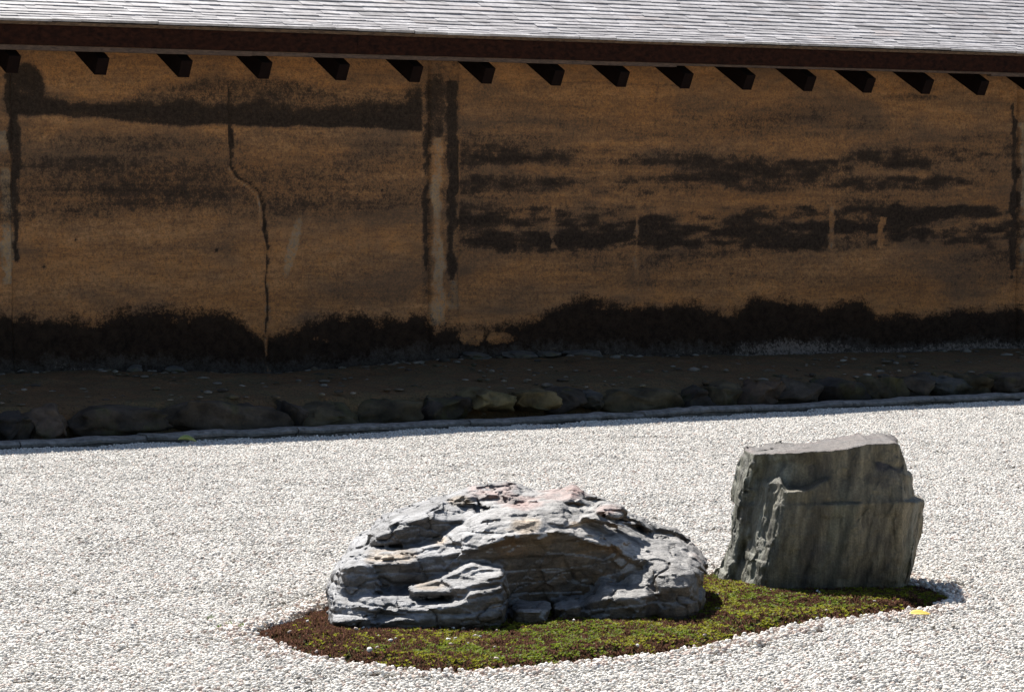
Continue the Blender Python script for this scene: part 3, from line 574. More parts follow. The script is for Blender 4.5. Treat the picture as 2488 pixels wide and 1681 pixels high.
# ------------------------------------------------------------------ the two rocks
def crop3(x, y): return 780 + x / 3.925, 1160 + y / 3.925
def crop4(x, y): return 1240 + x / 3.925, 1160 + y / 3.925
def crop5(x, y): return 1700 + x / 3.34, 1030 + y / 3.34
def full(x, y): return x, y
def build_rock(name, pieces, Yref, box, vox, disp, colour, mat):
    (xa, xb), (ya, yb), (za, zb) = box
    X = np.arange(xa, xb, vox); Y = np.arange(ya, yb, vox); Z = np.arange(za, zb, vox)
    f = np.full((len(X), len(Y), len(Z)), 1.0, np.float32)
    for pc in pieces:
        cv = []
        for cu in pc["curves"]:
            cu = np.array(cu, float); u, v = pc["crop"](cu[:, 0], cu[:, 1]); p = at_depth(u, v, Yref + cu[:, 2])
            o = np.argsort(p[:, 0]); cv.append((p[o, 0], p[o, 2], cu[o, 2]))
        Zk = np.stack([np.interp(X, a, b) for a, b, _ in cv], 1); Dk = np.stack([np.interp(X, a, d) for a, _, d in cv], 1)
        Zk[:, 0] = np.minimum(Zk[:, 0], pc.get("base", 9)); Zk = np.maximum.accumulate(Zk + np.arange(Zk.shape[1]) * 1e-4, 1)
        D = np.stack([np.interp(Z, Zk[i], Dk[i]) for i in range(len(X))], 0) + Yref
        zl = np.array([c[1][0] for c in cv]); xl = np.array([c[0][0] for c in cv]); zr_ = np.array([c[1][-1] for c in cv]); xr = np.array([c[0][-1] for c in cv])
        o = np.argsort(zl); XL = np.interp(Z, zl[o], xl[o]); o = np.argsort(zr_); XR = np.interp(Z, zr_[o], xr[o])
        F2 = np.maximum(XL[None, :] - X[:, None], X[:, None] - XR[None, :]); F2 = np.maximum(F2, Z[None, :] - Zk[:, -1][:, None])
        if "under" in pc: F2 = np.maximum(F2, Zk[:, 0][:, None] - Z[None, :])
        gx, gzz = np.gradient(D, vox); g = np.sqrt(1 + np.minimum(gx ** 2 + gzz ** 2, 40))
        i0 = max(0, int((min(XL.min(), xl.min()) - xa) / vox) - 10); i1 = min(len(X), int((max(XR.max(), xr.max()) - xa) / vox) + 10)
        k1 = min(len(Z), int((Zk[i0:i1, -1].max() - za) / vox) + 10); j0 = max(0, int((Dk[i0:i1].min() - 0.04 + Yref - ya) / vox))
        Yl = Y[j0:].astype(np.float32); Bk = (Yref + pc["back"] - pc.get("bslope", 0.35) * np.maximum(Z[:k1], 0)).astype(np.float32)
        Dl = D[i0:i1, :k1].astype(np.float32); gl_ = (1 / g[i0:i1, :k1]).astype(np.float32)
        fp = (Dl[:, None, :] - Yl[None, :, None]) * gl_[:, None, :]
        np.maximum(fp, ((Yl[:, None] - Bk[None, :]) * np.float32(0.9))[None], out=fp); np.maximum(fp, F2[i0:i1, :k1].astype(np.float32)[:, None, :], out=fp)
        sub = f[i0:i1, j0:, :k1]; np.minimum(sub, fp, out=sub)
    # soften the machine-made arrises a little
    for ax in (0, 1, 2):
        g = f.copy(); a = [slice(None)] * 3; b = [slice(None)] * 3; c = [slice(None)] * 3; a[ax] = slice(1, -1); b[ax] = slice(0, -2); c[ax] = slice(2, None)
        g[tuple(a)] = 0.5 * f[tuple(a)] + 0.25 * (f[tuple(b)] + f[tuple(c)]); f = g
    m = np.abs(f) < 0.026; idx = np.argwhere(m)
    P = np.stack([X[idx[:, 0]], Y[idx[:, 1]], Z[idx[:, 2]]], -1)
    f[m] -= disp(P).astype(np.float32)
    f[:, :, 0] = 1; f[0] = 1; f[-1] = 1; f[:, 0] = 1; f[:, -1] = 1; f[:, :, -1] = 1
    gr = vdb.FloatGrid(1.0); gr.copyFromArray(np.ascontiguousarray(f)); r = gr.convertToPolygons(0.0)
    V = r[0] if len(r) == 2 else r[0]; Q = r[-1]
    V = np.asarray(V) * vox + np.array([xa, ya, za])
    # keep only the connected body: drop crumbs
    par = np.arange(len(V))
    e = np.concatenate([Q[:, [0, 1]], Q[:, [1, 2]], Q[:, [2, 3]]]).astype(np.int64)
    for _ in range(400):
        a_, b_ = par[e[:, 0]], par[e[:, 1]]; dif = a_ != b_
        if not dif.any(): break
        hi_, lo_ = np.maximum(a_[dif], b_[dif]), np.minimum(a_[dif], b_[dif]); o = np.argsort(-lo_, kind="stable"); par[hi_[o]] = lo_[o]
        for _k in range(8): par = par[par]
        e = e[dif] if _ > 2 else e
    ids, cnt = np.unique(par, return_counts=True); keep = par == ids[np.argmax(cnt)]
    new = np.cumsum(keep) - 1; Q = new[Q[keep[Q[:, 0]]]]; V = V[keep]
    org = np.array([(xa + xb) / 2, (ya + yb) / 2, 0.0])
    Q = Q[:, ::-1]
    me = big_mesh(name, V - org, Q); nrm = np.empty(len(V) * 3, np.float32); me.vertices.foreach_get("normal", nrm); nrm = nrm.reshape(-1, 3)
    if np.mean(nrm[:, 2] * (V[:, 2] > np.quantile(V[:, 2], 0.9))) < 0:
        me.flip_normals(); nrm = -nrm
    o = finish(name, me, mat, None, True, colour(V, nrm)); o.location = org
    print(name, len(V), "verts"); return o

YA = 8.97
def seq(pts, d=None): return [(x, y, (d if d is not None else z[0])) for x, y, *z in pts]
A_main = dict(crop=full, back=0.92, curves=[
  [(803, 1512, .16), (900, 1512, .12), (1100, 1512, .13), (1225, 1500, .24), (1300, 1478, .36), (1400, 1472, .40), (1480, 1470, .36), (1560, 1472, .24), (1640, 1472, .22), (1690, 1474, .26), (1708, 1470, .40)],
  [(802, 1440, .20), (850, 1430, .13), (930, 1432, .13), (1100, 1420, .14), (1225, 1440, .26), (1300, 1450, .35), (1400, 1446, .39), (1450, 1428, .38), (1490, 1418, .36), (1560, 1432, .25), (1640, 1430, .23), (1695, 1430, .27), (1709, 1420, .42)],
  [(806, 1402, .22), (840, 1385, .13), (912, 1380, .10), (989, 1382, .11), (1083, 1365, .14), (1157, 1345, .21), (1251, 1320, .26), (1355, 1305, .31), (1441, 1330, .34), (1510, 1350, .36), (1553, 1382, .34), (1585, 1385, .27), (1650, 1395, .26), (1695, 1405, .31), (1714, 1400, .46)],
  [(818, 1384, .24), (844, 1358, .13), (880, 1364, .11), (912, 1372, .09), (943, 1371, .09), (989, 1371, .10), (1022, 1356, .13), (1083, 1349, .14), (1157, 1333, .18), (1200, 1318, .20), (1251, 1303, .23), (1278, 1295, .25), (1316, 1299, .27), (1355, 1290, .28), (1378, 1298, .29), (1413, 1308, .30), (1441, 1318, .31), (1485, 1323, .33), (1510, 1338, .34), (1533, 1359, .34), (1560, 1365, .33), (1640, 1368, .31), (1695, 1375, .37), (1719, 1385, .52)],
  [(830, 1368, .30), (850, 1352, .20), (890, 1338, .18), (976, 1336, .19), (1060, 1325, .21), (1157, 1300, .24), (1240, 1278, .29), (1316, 1270, .33), (1393, 1284, .36), (1450, 1295, .38), (1510, 1312, .41), (1560, 1332, .42), (1640, 1340, .42), (1690, 1352, .46), (1717, 1372, .56)],
  [(845, 1358, .42), (890, 1334, .30), (976, 1332, .32), (1060, 1310, .30), (1157, 1262, .33), (1240, 1248, .37), (1352, 1248, .41), (1420, 1262, .45), (1500, 1290, .49), (1560, 1312, .50), (1610, 1312, .52), (1650, 1316, .54), (1690, 1338, .56), (1712, 1356, .62)],
  [(860, 1352, .50), (890, 1331, .46), (976, 1326, .48), (1060, 1290, .46), (1157, 1242, .46), (1240, 1226, .48), (1352, 1222, .50), (1420, 1236, .52), (1500, 1272, .56), (1560, 1296, .60), (1602, 1304, .62), (1645, 1310, .64), (1683, 1330, .66), (1706, 1350, .68)]])
for k, cu in enumerate(A_main["curves"]):
    if k: A_main["curves"][k] = [(u, v, d + 0.11 * float(sstep(1230, 1060, np.array(u)))) for u, v, d in cu]
A_stack = dict(crop=crop3, back=0.50, bslope=0.2, curves=[
  [(72, 1420, .12), (120, 1410, .03), (300, 1420, .01), (600, 1440, .0), (900, 1455, .0), (1200, 1465, .0), (1500, 1435, .02), (1720, 1365, .04), (1780, 1350, .16)],
  [(72, 1385, .12), (110, 1385, .0), (380, 1362, -.015), (500, 1393, -.02), (700, 1366, -.02), (890, 1338, -.01), (1200, 1340, -.01), (1500, 1335, .0), (1715, 1300, .03), (1780, 1290, .16)],
  [(76, 1300, .16), (110, 1290, .07), (300, 1262, .05), (450, 1272, .05), (640, 1312, .03), (890, 1328, .0), (1200, 1315, .0), (1500, 1300, .01), (1715, 1270, .03), (1782, 1260, .16)],
  [(80, 1180, .17), (120, 1170, .08), (290, 1205, .05), (480, 1262, .02), (650, 1267, .01), (1000, 1257, -.01), (1150, 1232, -.01), (1300, 1217, .0), (1420, 1190, .01), (1715, 1150, .03), (1783, 1140, .16)],
  [(82, 1120, .20), (120, 1120, .12), (300, 1180, .09), (450, 1128, .08), (600, 1128, .08), (850, 1150, .07), (1000, 1190, .06), (1300, 1178, .05), (1380, 1130, .04), (1420, 1092, .03), (1715, 1035, .035), (1784, 1030, .16)],
  [(86, 1040, .24), (120, 1060, .18), (300, 1085, .16), (450, 1080, .17), (600, 1090, .18), (850, 1100, .2), (1000, 1100, .2), (1300, 1090, .2), (1420, 1060, .2), (1600, 1030, .2), (1715, 1020, .2), (1785, 1010, .25)]])
A_slab = dict(crop=crop3, back=0.36, bslope=0.0, under=True, curves=[
  [(830, 1140, .09), (870, 1190, .045), (1100, 1192, .035), (1300, 1172, .03), (1400, 1120, .03), (1715, 1060, .03), (1786, 1040, .15)],
  [(822, 1055, .09), (880, 1078, .04), (1150, 1082, .025), (1350, 1062, .02), (1500, 1002, .02), (1590, 964, .02), (1715, 930, .025), (1788, 915, .15)],
  [(822, 1036, .12), (960, 1002, .10), (1150, 942, .12), (1300, 892, .13), (1380, 832, .14), (1440, 808, .14), (1500, 832, .13), (1540, 852, .12), (1720, 866, .11), (1790, 868, .18)],
  [(830, 1030, .2), (960, 990, .22), (1150, 925, .24), (1300, 878, .25), (1380, 820, .25), (1440, 800, .25), (1500, 826, .25), (1560, 846, .25), (1720, 860, .25), (1790, 862, .25)]])
A_left = dict(crop=crop3, back=0.55, bslope=0.2, curves=[   # broken bluish end of the stack
  [(78, 1250, .20), (140, 1250, .10), (300, 1230, .08), (500, 1200, .11), (640, 1180, .16)],
  [(84, 1090, .22), (160, 1080, .11), (300, 1060, .09), (460, 1080, .11), (620, 1090, .17)],
  [(100, 960, .24), (180, 930, .13), (260, 950, .10), (420, 930, .10), (560, 980, .17)],
  [(130, 880, .26), (220, 850, .14), (330, 850, .11), (420, 830, .12), (520, 850, .18)],
  [(180, 830, .30), (260, 780, .20), (340, 770, .18), (420, 790, .18), (510, 830, .22)]])
A_upleft = dict(crop=crop3, back=0.90, under=True, curves=[
  [(448, 660, .30), (540, 668, .25), (700, 650, .24), (850, 640, .25), (1000, 600, .27), (1180, 560, .29), (1290, 490, .31), (1440, 450, .34), (1500, 400, .40)],
  [(450, 640, .29), (520, 570, .24), (700, 510, .22), (860, 440, .24), (1040, 372, .27), (1140, 410, .27), (1260, 408, .28), (1370, 398, .30), (1450, 352, .33), (1510, 330, .40)],
  [(466, 540, .33), (560, 480, .28), (700, 430, .28), (860, 380, .30), (1040, 330, .34), (1140, 330, .35), (1260, 330, .36), (1370, 330, .38), (1450, 310, .40), (1510, 300, .45)],
  [(480, 510, .40), (560, 460, .38), (690, 375, .40), (860, 310, .42), (960, 270, .45), (1060, 240, .46), (1160, 215, .48), (1260, 225, .48), (1370, 240, .48), (1450, 250, .48), (1510, 260, .5)],
  [(490, 500, .46), (560, 455, .46), (690, 366, .48), (960, 262, .52), (1160, 204, .55), (1260, 200, .56), (1370, 200, .56), (1450, 205, .56), (1510, 215, .56)]])
A_crest = dict(crop=full, back=0.95, under=True, curves=[
  [(1075, 1226, .50), (1120, 1232, .46), (1165, 1240, .44), (1200, 1246, .42), (1250, 1245, .42), (1300, 1240, .44), (1350, 1240, .46), (1420, 1248, .47), (1500, 1262, .52), (1560, 1285, .58), (1600, 1305, .62)],
  [(1076, 1220, .50), (1120, 1222, .45), (1165, 1232, .43), (1200, 1226, .42), (1250, 1230, .41), (1300, 1226, .43), (1350, 1222, .44), (1385, 1212, .43), (1420, 1226, .45), (1500, 1246, .51), (1560, 1270, .56), (1600, 1296, .60)],
  [(1085, 1208, .56), (1120, 1200, .52), (1165, 1204, .52), (1210, 1204, .52), (1260, 1208, .50), (1300, 1212, .52), (1350, 1206, .52), (1388, 1192, .50), (1420, 1212, .52), (1480, 1230, .57), (1560, 1264, .62), (1600, 1292, .66)],
  [(1095, 1199, .62), (1140, 1182, .62), (1160, 1178, .62), (1205, 1186, .62), (1225, 1180, .62), (1260, 1187, .62), (1290, 1196, .62), (1324, 1200, .62), (1355, 1197, .62), (1390, 1180, .60), (1403, 1183, .60), (1418, 1202, .60), (1444, 1208, .62), (1479, 1222, .64), (1530, 1249, .66), (1576, 1271, .68), (1600, 1290, .70)]])
A_block = dict(crop=crop4, back=0.62, bslope=0.1, under=True, curves=[   # small block sitting on the right shoulder
  [(780, 335, .42), (840, 385, .38), (960, 420, .37), (1080, 425, .38), (1110, 380, .46)],
  [(785, 325, .42), (840, 310, .37), (960, 325, .36), (1060, 345, .37), (1115, 345, .46)],
  [(800, 300, .48), (850, 272, .46), (950, 275, .46), (1060, 300, .46), (1125, 335, .5)]])
A_rib = dict(crop=crop4, back=0.62, bslope=0.1, under=True, curves=[     # pale rib running down the right shoulder
  [(690, 400, .36), (850, 440, .35), (1000, 470, .35), (1190, 510, .37), (1340, 560, .42), (1400, 600, .5)],
  [(695, 370, .36), (850, 400, .34), (1000, 440, .34), (1190, 470, .36), (1340, 540, .41), (1405, 590, .5)],
  [(720, 345, .42), (850, 350, .41), (1000, 395, .41), (1190, 420, .43), (1340, 480, .48), (1410, 560, .54)]])
A_right = dict(crop=crop4, back=0.70, curves=[                            # rounded rough end
  [(1330, 1240, .30), (1420, 1235, .20), (1560, 1235, .16), (1700, 1232, .17), (1800, 1225, .22), (1842, 1200, .36)],
  [(1300, 1060, .30), (1400, 1080, .20), (1560, 1060, .17), (1700, 1040, .18), (1800, 1060, .23), (1842, 1060, .38)],
  [(1290, 960, .31), (1400, 960, .23), (1560, 940, .21), (1700, 920, .23), (1800, 930, .28), (1850, 930, .42)],
  [(1300, 880, .34), (1400, 850, .30), (1560, 830, .29), (1700, 820, .32), (1800, 840, .37), (1870, 880, .50)],
  [(1330, 800, .42), (1430, 760, .40), (1560, 740, .40), (1700, 750, .44), (1800, 790, .50), (1880, 860, .60)]])
A_lumps = [dict(crop=crop4, back=0.45, bslope=0.0, curves=[
  [(650, 1245, .24), (760, 1240, .19), (900, 1215, .17), (1100, 1225, .16), (1300, 1235, .17), (1400, 1230, .24)],
  [(660, 1200, .24), (760, 1180, .19), (900, 1160, .17), (1100, 1150, .17), (1300, 1130, .17), (1400, 1100, .24)],
  [(700, 1170, .3), (790, 1090, .27), (900, 1030, .25), (1000, 1060, .24), (1120, 1060, .24), (1300, 1000, .25), (1390, 1000, .28)],
  [(780, 1080, .34), (850, 985, .32), (900, 980, .32), (1000, 1030, .3), (1120, 1040, .3), (1250, 960, .32), (1390, 930, .34)]]),
  dict(crop=crop4, back=0.30, bslope=0.0, curves=[
  [(-10, 1290, .14), (60, 1300, .10), (230, 1310, .09), (340, 1315, .09), (385, 1290, .16)],
  [(0, 1255, .14), (80, 1262, .10), (230, 1285, .09), (350, 1290, .09), (386, 1265, .16)],
  [(15, 1225, .2), (80, 1195, .2), (180, 1185, .21), (330, 1185, .21), (384, 1200, .22)]]),
  dict(crop=crop4, back=0.36, bslope=0.0, curves=[
  [(395, 1265, .2), (480, 1262, .16), (640, 1240, .16), (700, 1230, .22)],
  [(400, 1245, .2), (480, 1240, .16), (640, 1218, .16), (700, 1215, .22)],
  [(420, 1235, .25), (520, 1205, .25), (620, 1192, .25), (700, 1205, .25)]])]
def push(pc, dd): pc["curves"] = [[(u, v, d + dd) for u, v, d in cu] for cu in pc["curves"]]
push(A_upleft, 0.15); push(A_crest, 0.12); push(A_slab, 0.035); push(A_left, 0.03); push(A_block, 0.04); push(A_rib, 0.04)
def chips(p, seed):
    """flat-faced chips: each broken cell stands at its own height and tilt"""
    i0 = np.floor(p).astype(np.int64); best = np.full(len(p), 9.0, np.float32); val = np.zeros(len(p), np.float32); f = (p - i0).astype(np.float32)
    for a in (-1, 0, 1):
        for b in (-1, 0, 1):
            for c in (-1, 0, 1):
                ix, iy, iz = i0[:, 0] + a, i0[:, 1] + b, i0[:, 2] + c
                h = _hash(ix, iy, iz, seed); h2 = (h * 97.13) % 1; h3 = (h * 391.7) % 1
                dx = a + 0.15 + 0.7 * h - f[:, 0]; dy = b + 0.15 + 0.7 * h2 - f[:, 1]; dz = c + 0.15 + 0.7 * h3 - f[:, 2]; d = dx * dx + dy * dy + dz * dz
                k = d < best; best = np.where(k, d, best); val = np.where(k, (h3 - 0.5) + 0.9 * ((h - 0.5) * dx + (h2 - 0.5) * dz), val)
    return val
def dispA(P):
    q = P - np.array([0.1, YA, 0.0])
    bed = P[:, 2] - 0.10 * (q[:, 0] + 0.25) ** 2 + 0.25 * q[:, 1] * 0 + 0.02 * fbm(q * 3, 3, 201)
    lt = bed / 0.038; li = np.floor(lt).astype(np.int64); fr = lt - li
    off = _hash(li, (np.floor(q[:, 0] / 0.42 + 0.5 * vnoise(q * 4, 205))).astype(np.int64), li * 0, 202) - 0.5
    off2 = np.floor(3 * fbm(q * np.array([9, 9, 14]), 3, 203)) / 3
    groove = np.exp(-((fr - 0.02) / 0.12) ** 2)
    rid = 1 - np.abs(fbm(q * np.array([11, 11, 16]), 4, 204))
    lf = sstep(0.35, -0.25, q[:, 0])
    crk = np.abs(fbm(q * np.array([4.2, 4.2, 5.5]), 3, 208)); crk = np.exp(-(crk / 0.022) ** 2)
    cel2 = chips(q * np.array([6.5, 6.5, 11]) + 0.2 * vnoise(q * 7, 215)[:, None], 216)
    cell = chips(q * np.array([16, 16, 26]) + 0.35 * np.stack([vnoise(q * 9, 211), vnoise(q * 9, 212), vnoise(q * 9, 213)], -1), 214)
    return 0.004 * fbm(q * 6, 3, 206) + 0.006 * off + 0.002 * off2 - 0.009 * groove * (0.12 + 0.55 * lf) + 0.002 * (rid - 0.65) + 0.009 * cell + 0.017 * cel2 + 0.0018 * fbm(q * 70, 2, 207) - 0.012 * crk
def patch(V, u, v, r, crop):
    uu, vv = project(V); cu, cv = crop(u, v); return np.hypot((uu - cu) / r[0], (vv - cv) / r[1])
def colA(V, N):
    q = V - np.array([0.1, YA, 0.0]); n1 = fbm(q * 5, 5, 221); n2 = fbm(q * 17, 4, 222)
    c = np.array([0.222, 0.213, 0.203])[None] * (1 + 0.45 * n1 + 0.25 * n2)[:, None]
    crk = np.exp(-(np.abs(fbm(q * np.array([4.2, 4.2, 5.5]), 3, 208)) / 0.03) ** 2) + 0.8 * np.exp(-(np.abs(fbm(q * np.array([13, 13, 19]), 2, 209)) / 0.04) ** 2)
    blue = sstep(0.1, -0.45, q[:, 0])[:, None]; c = c * (1 - blue * (1 - np.array([0.90, 0.95, 1.04])))
    def blend(c, f, col): f = np.clip(f, 0, 1)[:, None]; return c * (1 - f) + np.array(col)[None] * (0.85 + 0.35 * n2[:, None]) * f
    pv = sstep(-0.2, 0.5, n1 + 0.5 * n2)
    # steep faces: shade painted in as darker brown; rusty weathering in the middle
    steep_shade = sstep(0.45, 0.05, N[:, 2]); c = blend(c, 0.75 * steep_shade, (0.110, 0.092, 0.074))
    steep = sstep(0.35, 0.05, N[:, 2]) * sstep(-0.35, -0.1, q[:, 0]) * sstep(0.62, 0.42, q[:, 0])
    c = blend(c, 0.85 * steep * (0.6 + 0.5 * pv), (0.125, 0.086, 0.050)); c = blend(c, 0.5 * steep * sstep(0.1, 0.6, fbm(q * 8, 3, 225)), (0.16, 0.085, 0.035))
    for (u, v, r, cr) in ((680, 760, (60, 18), crop3), (1150, 600, (30, 14), crop3), (1060, 1020, (40, 10), crop3), (1950, 470, (40, 18), crop3), (180, 440, (40, 18), crop4), (1330, 220, (28, 10), crop3), (620, 450, (20, 12), crop4)):
        c = blend(c, (1 - sstep(0.5, 1.3, patch(V, u, v, r, cr) + 0.5 * n2)) * 0.85, (0.40, 0.30, 0.20))
    for (u, v, r, cr) in ((1600, 150, (45, 16), crop3), (1500, 100, (30, 8), crop3), (1760, 110, (30, 16), crop3), (1850, 230, (40, 14), crop3), (480, 150, (55, 18), crop4), (600, 110, (25, 16), crop4), (920, 300, (30, 12), crop4), (180, 250, (40, 14), crop4)):
        c = blend(c, (1 - sstep(0.5, 1.3, patch(V, u, v, r, cr) + 0.5 * n2)) * 0.6, (0.33, 0.185, 0.155))
    rt = sstep(0.36, 0.55, q[:, 0]); c = blend(c, 0.7 * rt * pv, (0.25, 0.215, 0.19)); c = blend(c, 0.4 * rt * sstep(0.2, 0.7, fbm(q * 30, 3, 226)), (0.24, 0.15, 0.12))
    c = blend(c, 0.5 * sstep(0.35, 0.8, fbm(q * 22, 4, 227)), (0.055, 0.055, 0.058))
    c = blend(c, 0.55 * crk, (0.05, 0.045, 0.04))
    return np.clip(c, 0.015, 0.6)
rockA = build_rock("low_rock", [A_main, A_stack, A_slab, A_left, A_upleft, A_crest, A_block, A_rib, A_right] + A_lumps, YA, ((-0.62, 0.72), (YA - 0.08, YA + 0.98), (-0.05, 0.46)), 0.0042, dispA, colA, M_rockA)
tag(rockA, "long low layered grey rock with pinkish crest, lying on the moss", "rock")

YB = 9.81
B_main = dict(crop=crop5, back=0.44, bslope=0.02, curves=[
  [(128, 1300, .24), (180, 1310, .15), (240, 1325, .13), (275, 1330, .17), (340, 1345, .13), (380, 1368, .05), (440, 1375, .02), (560, 1380, .0), (800, 1375, .01), (1000, 1360, .03), (1300, 1345, .06), (1600, 1315, .09), (1655, 1300, .14), (1672, 1285, .24)],
  [(165, 1150, .25), (230, 1150, .16), (300, 1150, .15), (360, 1100, .18), (420, 1130, .10), (490, 1150, .04), (560, 1150, .0), (800, 1150, .01), (1000, 1150, .02), (1300, 1140, .04), (1640, 1120, .07), (1700, 1150, .13), (1716, 1150, .24)],
  [(225, 940, .26), (270, 940, .17), (340, 940, .15), (420, 930, .17), (470, 900, .12), (530, 880, .10), (590, 900, .04), (640, 900, .0), (860, 900, .0), (1000, 900, .02), (1300, 900, .025), (1330, 900, .04), (1640, 900, .06), (1720, 920, .12), (1765, 920, .26)],
  [(272, 665, .28), (310, 660, .19), (390, 660, .16), (450, 660, .18), (520, 655, .15), (560, 655, .10), (610, 655, .05), (670, 655, .02), (1000, 655, .01), (1060, 652, .01), (1320, 647, .01), (1340, 647, .02), (1640, 642, .04), (1780, 630, .10), (1834, 618, .26)],
  [(278, 630, .29), (310, 635, .20), (390, 640, .17), (450, 640, .19), (520, 640, .16), (560, 640, .11), (610, 640, .06), (670, 640, .03), (960, 636, .02), (1010, 630, .03), (1060, 636, .032), (1320, 630, .024), (1640, 628, .052), (1720, 612, .12), (1750, 600, .26)],
  [(300, 470, .30), (350, 480, .21), (420, 490, .18), (480, 490, .19), (560, 490, .15), (620, 480, .11), (660, 470, .07), (690, 556, .03), (760, 550, .03), (880, 524, .03), (960, 484, .03), (1040, 446, .035), (1060, 440, .06), (1200, 440, .065), (1400, 430, .07), (1560, 420, .08), (1700, 440, .12), (1718, 500, .26)],
  [(305, 450, .30), (350, 450, .21), (420, 450, .18), (480, 450, .21), (560, 440, .19), (620, 430, .16), (660, 446, .12), (700, 536, .110), (760, 528, .115), (880, 502, .115), (960, 462, .105), (1030, 426, .085), (1070, 400, .065), (1200, 400, .07), (1400, 380, .08), (1480, 385, .08), (1560, 390, .09), (1690, 415, .12), (1716, 420, .26)],
  [(330, 340, .31), (380, 335, .22), (450, 330, .17), (500, 330, .20), (530, 320, .20), (620, 320, .17), (720, 310, .145), (800, 320, .140), (880, 330, .135), (960, 340, .115), (1060, 340, .08), (1200, 300, .075), (1400, 265, .08), (1430, 290, .12), (1560, 360, .12), (1650, 350, .14), (1664, 350, .28)],
  [(368, 235, .32), (395, 225, .23), (450, 230, .17), (500, 240, .16), (530, 232, .18), (620, 232, .15), (720, 228, .12), (800, 222, .11), (880, 215, .105), (960, 215, .095), (1060, 212, .085), (1200, 192, .085), (1350, 156, .09), (1480, 150, .11), (1600, 142, .13), (1626, 200, .30)],
  [(380, 212, .36), (450, 205, .33), (620, 188, .33), (800, 160, .34), (1000, 130, .35), (1180, 102, .36), (1300, 94, .38), (1400, 90, .38), (1500, 98, .36), (1580, 112, .34), (1612, 122, .36)],
  [(384, 208, .40), (450, 200, .40), (620, 183, .40), (800, 152, .41), (1000, 122, .42), (1180, 94, .42), (1300, 88, .43), (1400, 84, .43), (1500, 93, .42), (1580, 110, .40), (1610, 120, .40)]])
B_main["curves"] = [[(x, y + (6 * math.sin(x * 0.031 + k) + 4 * math.sin(x * 0.083 + 2 * k) if k > 2 and 700 < x < 1700 else 0), d + (0.10 * float(sstep(620, 250, np.array(float(x)))) if k < 9 else 0.0)) for x, y, d in cu] for k, cu in enumerate(B_main["curves"])]
def dispB(P):
    q = P - np.array([1.0, YB, 0.0]); x = q[:, 0] - 0.26 * q[:, 2]
    a = np.stack([x * 1.0, q[:, 1], q[:, 2] * 0.14], -1)
    flut = fbm(a * 11, 4, 301); r = 1 - np.abs(fbm(a * 22 + 3, 3, 302)); lf = sstep(-0.12, -0.30, x)
    li = np.floor((x + 0.01 * fbm(q * 7, 2, 304)) / 0.034).astype(np.int64); off = _hash(li, np.floor(q[:, 2] / 0.22 + 2 * _hash(li, li, li, 4)).astype(np.int64), li * 0, 303) - 0.5
    top = sstep(0.46, 0.36, q[:, 2])
    crk = np.exp(-(np.abs(fbm(a * np.array([7, 7, 7]), 2, 309)) / 0.02) ** 2)
    return (0.3 + 0.7 * top) * ((0.003 + 0.006 * lf) * flut + (0.003 + 0.001 * lf) * (r - 0.7) + (0.004 + 0.014 * lf) * off) + 0.009 * fbm(q * 7, 4, 305) + (0.008 + 0.003 * lf) * chips(np.stack([x * 16, q[:, 1] * 16, q[:, 2] * 7], -1) + 0.3 * vnoise(q * 9, 311)[:, None], 312) + 0.003 * fbm(q * 40, 2, 306) - 0.005 * crk * (0.35 + lf)
def colB(V, N):
    q = V - np.array([1.0, YB, 0.0]); x = q[:, 0] - 0.26 * q[:, 2]; a = np.stack([x, q[:, 1], q[:, 2] * 0.12], -1)
    n1 = fbm(a * 14, 5, 321); n2 = fbm(q * 13, 5, 322); n3 = fbm(a * 40, 3, 323)
    c = np.array([0.130, 0.112, 0.074])[None] * (1 + 0.6 * n1 + 0.3 * n3)[:, None]
    def blend(c, f, col): f = np.clip(f, 0, 1)[:, None]; return c * (1 - f) + np.array(col)[None] * (0.9 + 0.3 * n3[:, None]) * f
    c = blend(c, 0.7 * sstep(0.0, 0.6, n1 + 0.4 * n2), (0.105, 0.085, 0.050)); c = blend(c, 0.5 * sstep(0.1, 0.6, fbm(a * 9, 3, 325)), (0.075, 0.085, 0.062))
    lf = sstep(-0.12, -0.28, x); c = blend(c, 0.7 * lf, (0.160, 0.160, 0.122)); c = blend(c, 0.6 * lf * sstep(0.1, 0.5, n3 + 0.3 * n2), (0.19, 0.195, 0.16))
    tp = sstep(0.45, 0.8, N[:, 2]) * sstep(0.38, 0.43, q[:, 2]); c = blend(c, 0.85 * tp, (0.105, 0.086, 0.080)); c = blend(c, 0.6 * tp * sstep(-0.1, 0.5, n2), (0.135, 0.090, 0.078)); c = blend(c, 0.6 * tp * sstep(0.1, 0.5, fbm(q * 21, 3, 327)), (0.07, 0.066, 0.064))
    c = blend(c, 0.45 * sstep(0.25, 0.7, n2), (0.05, 0.045, 0.04))
    return np.clip(c, 0.015, 0.5)
rockB = build_rock("upright_rock", [B_main], YB, ((0.62, 1.44), (YB - 0.06, YB + 0.50), (-0.05, 0.58)), 0.0038, dispB, colB, M_rockB)
tag(rockB, "upright dark green-grey rock with flat slanting top, standing on the moss", "rock")

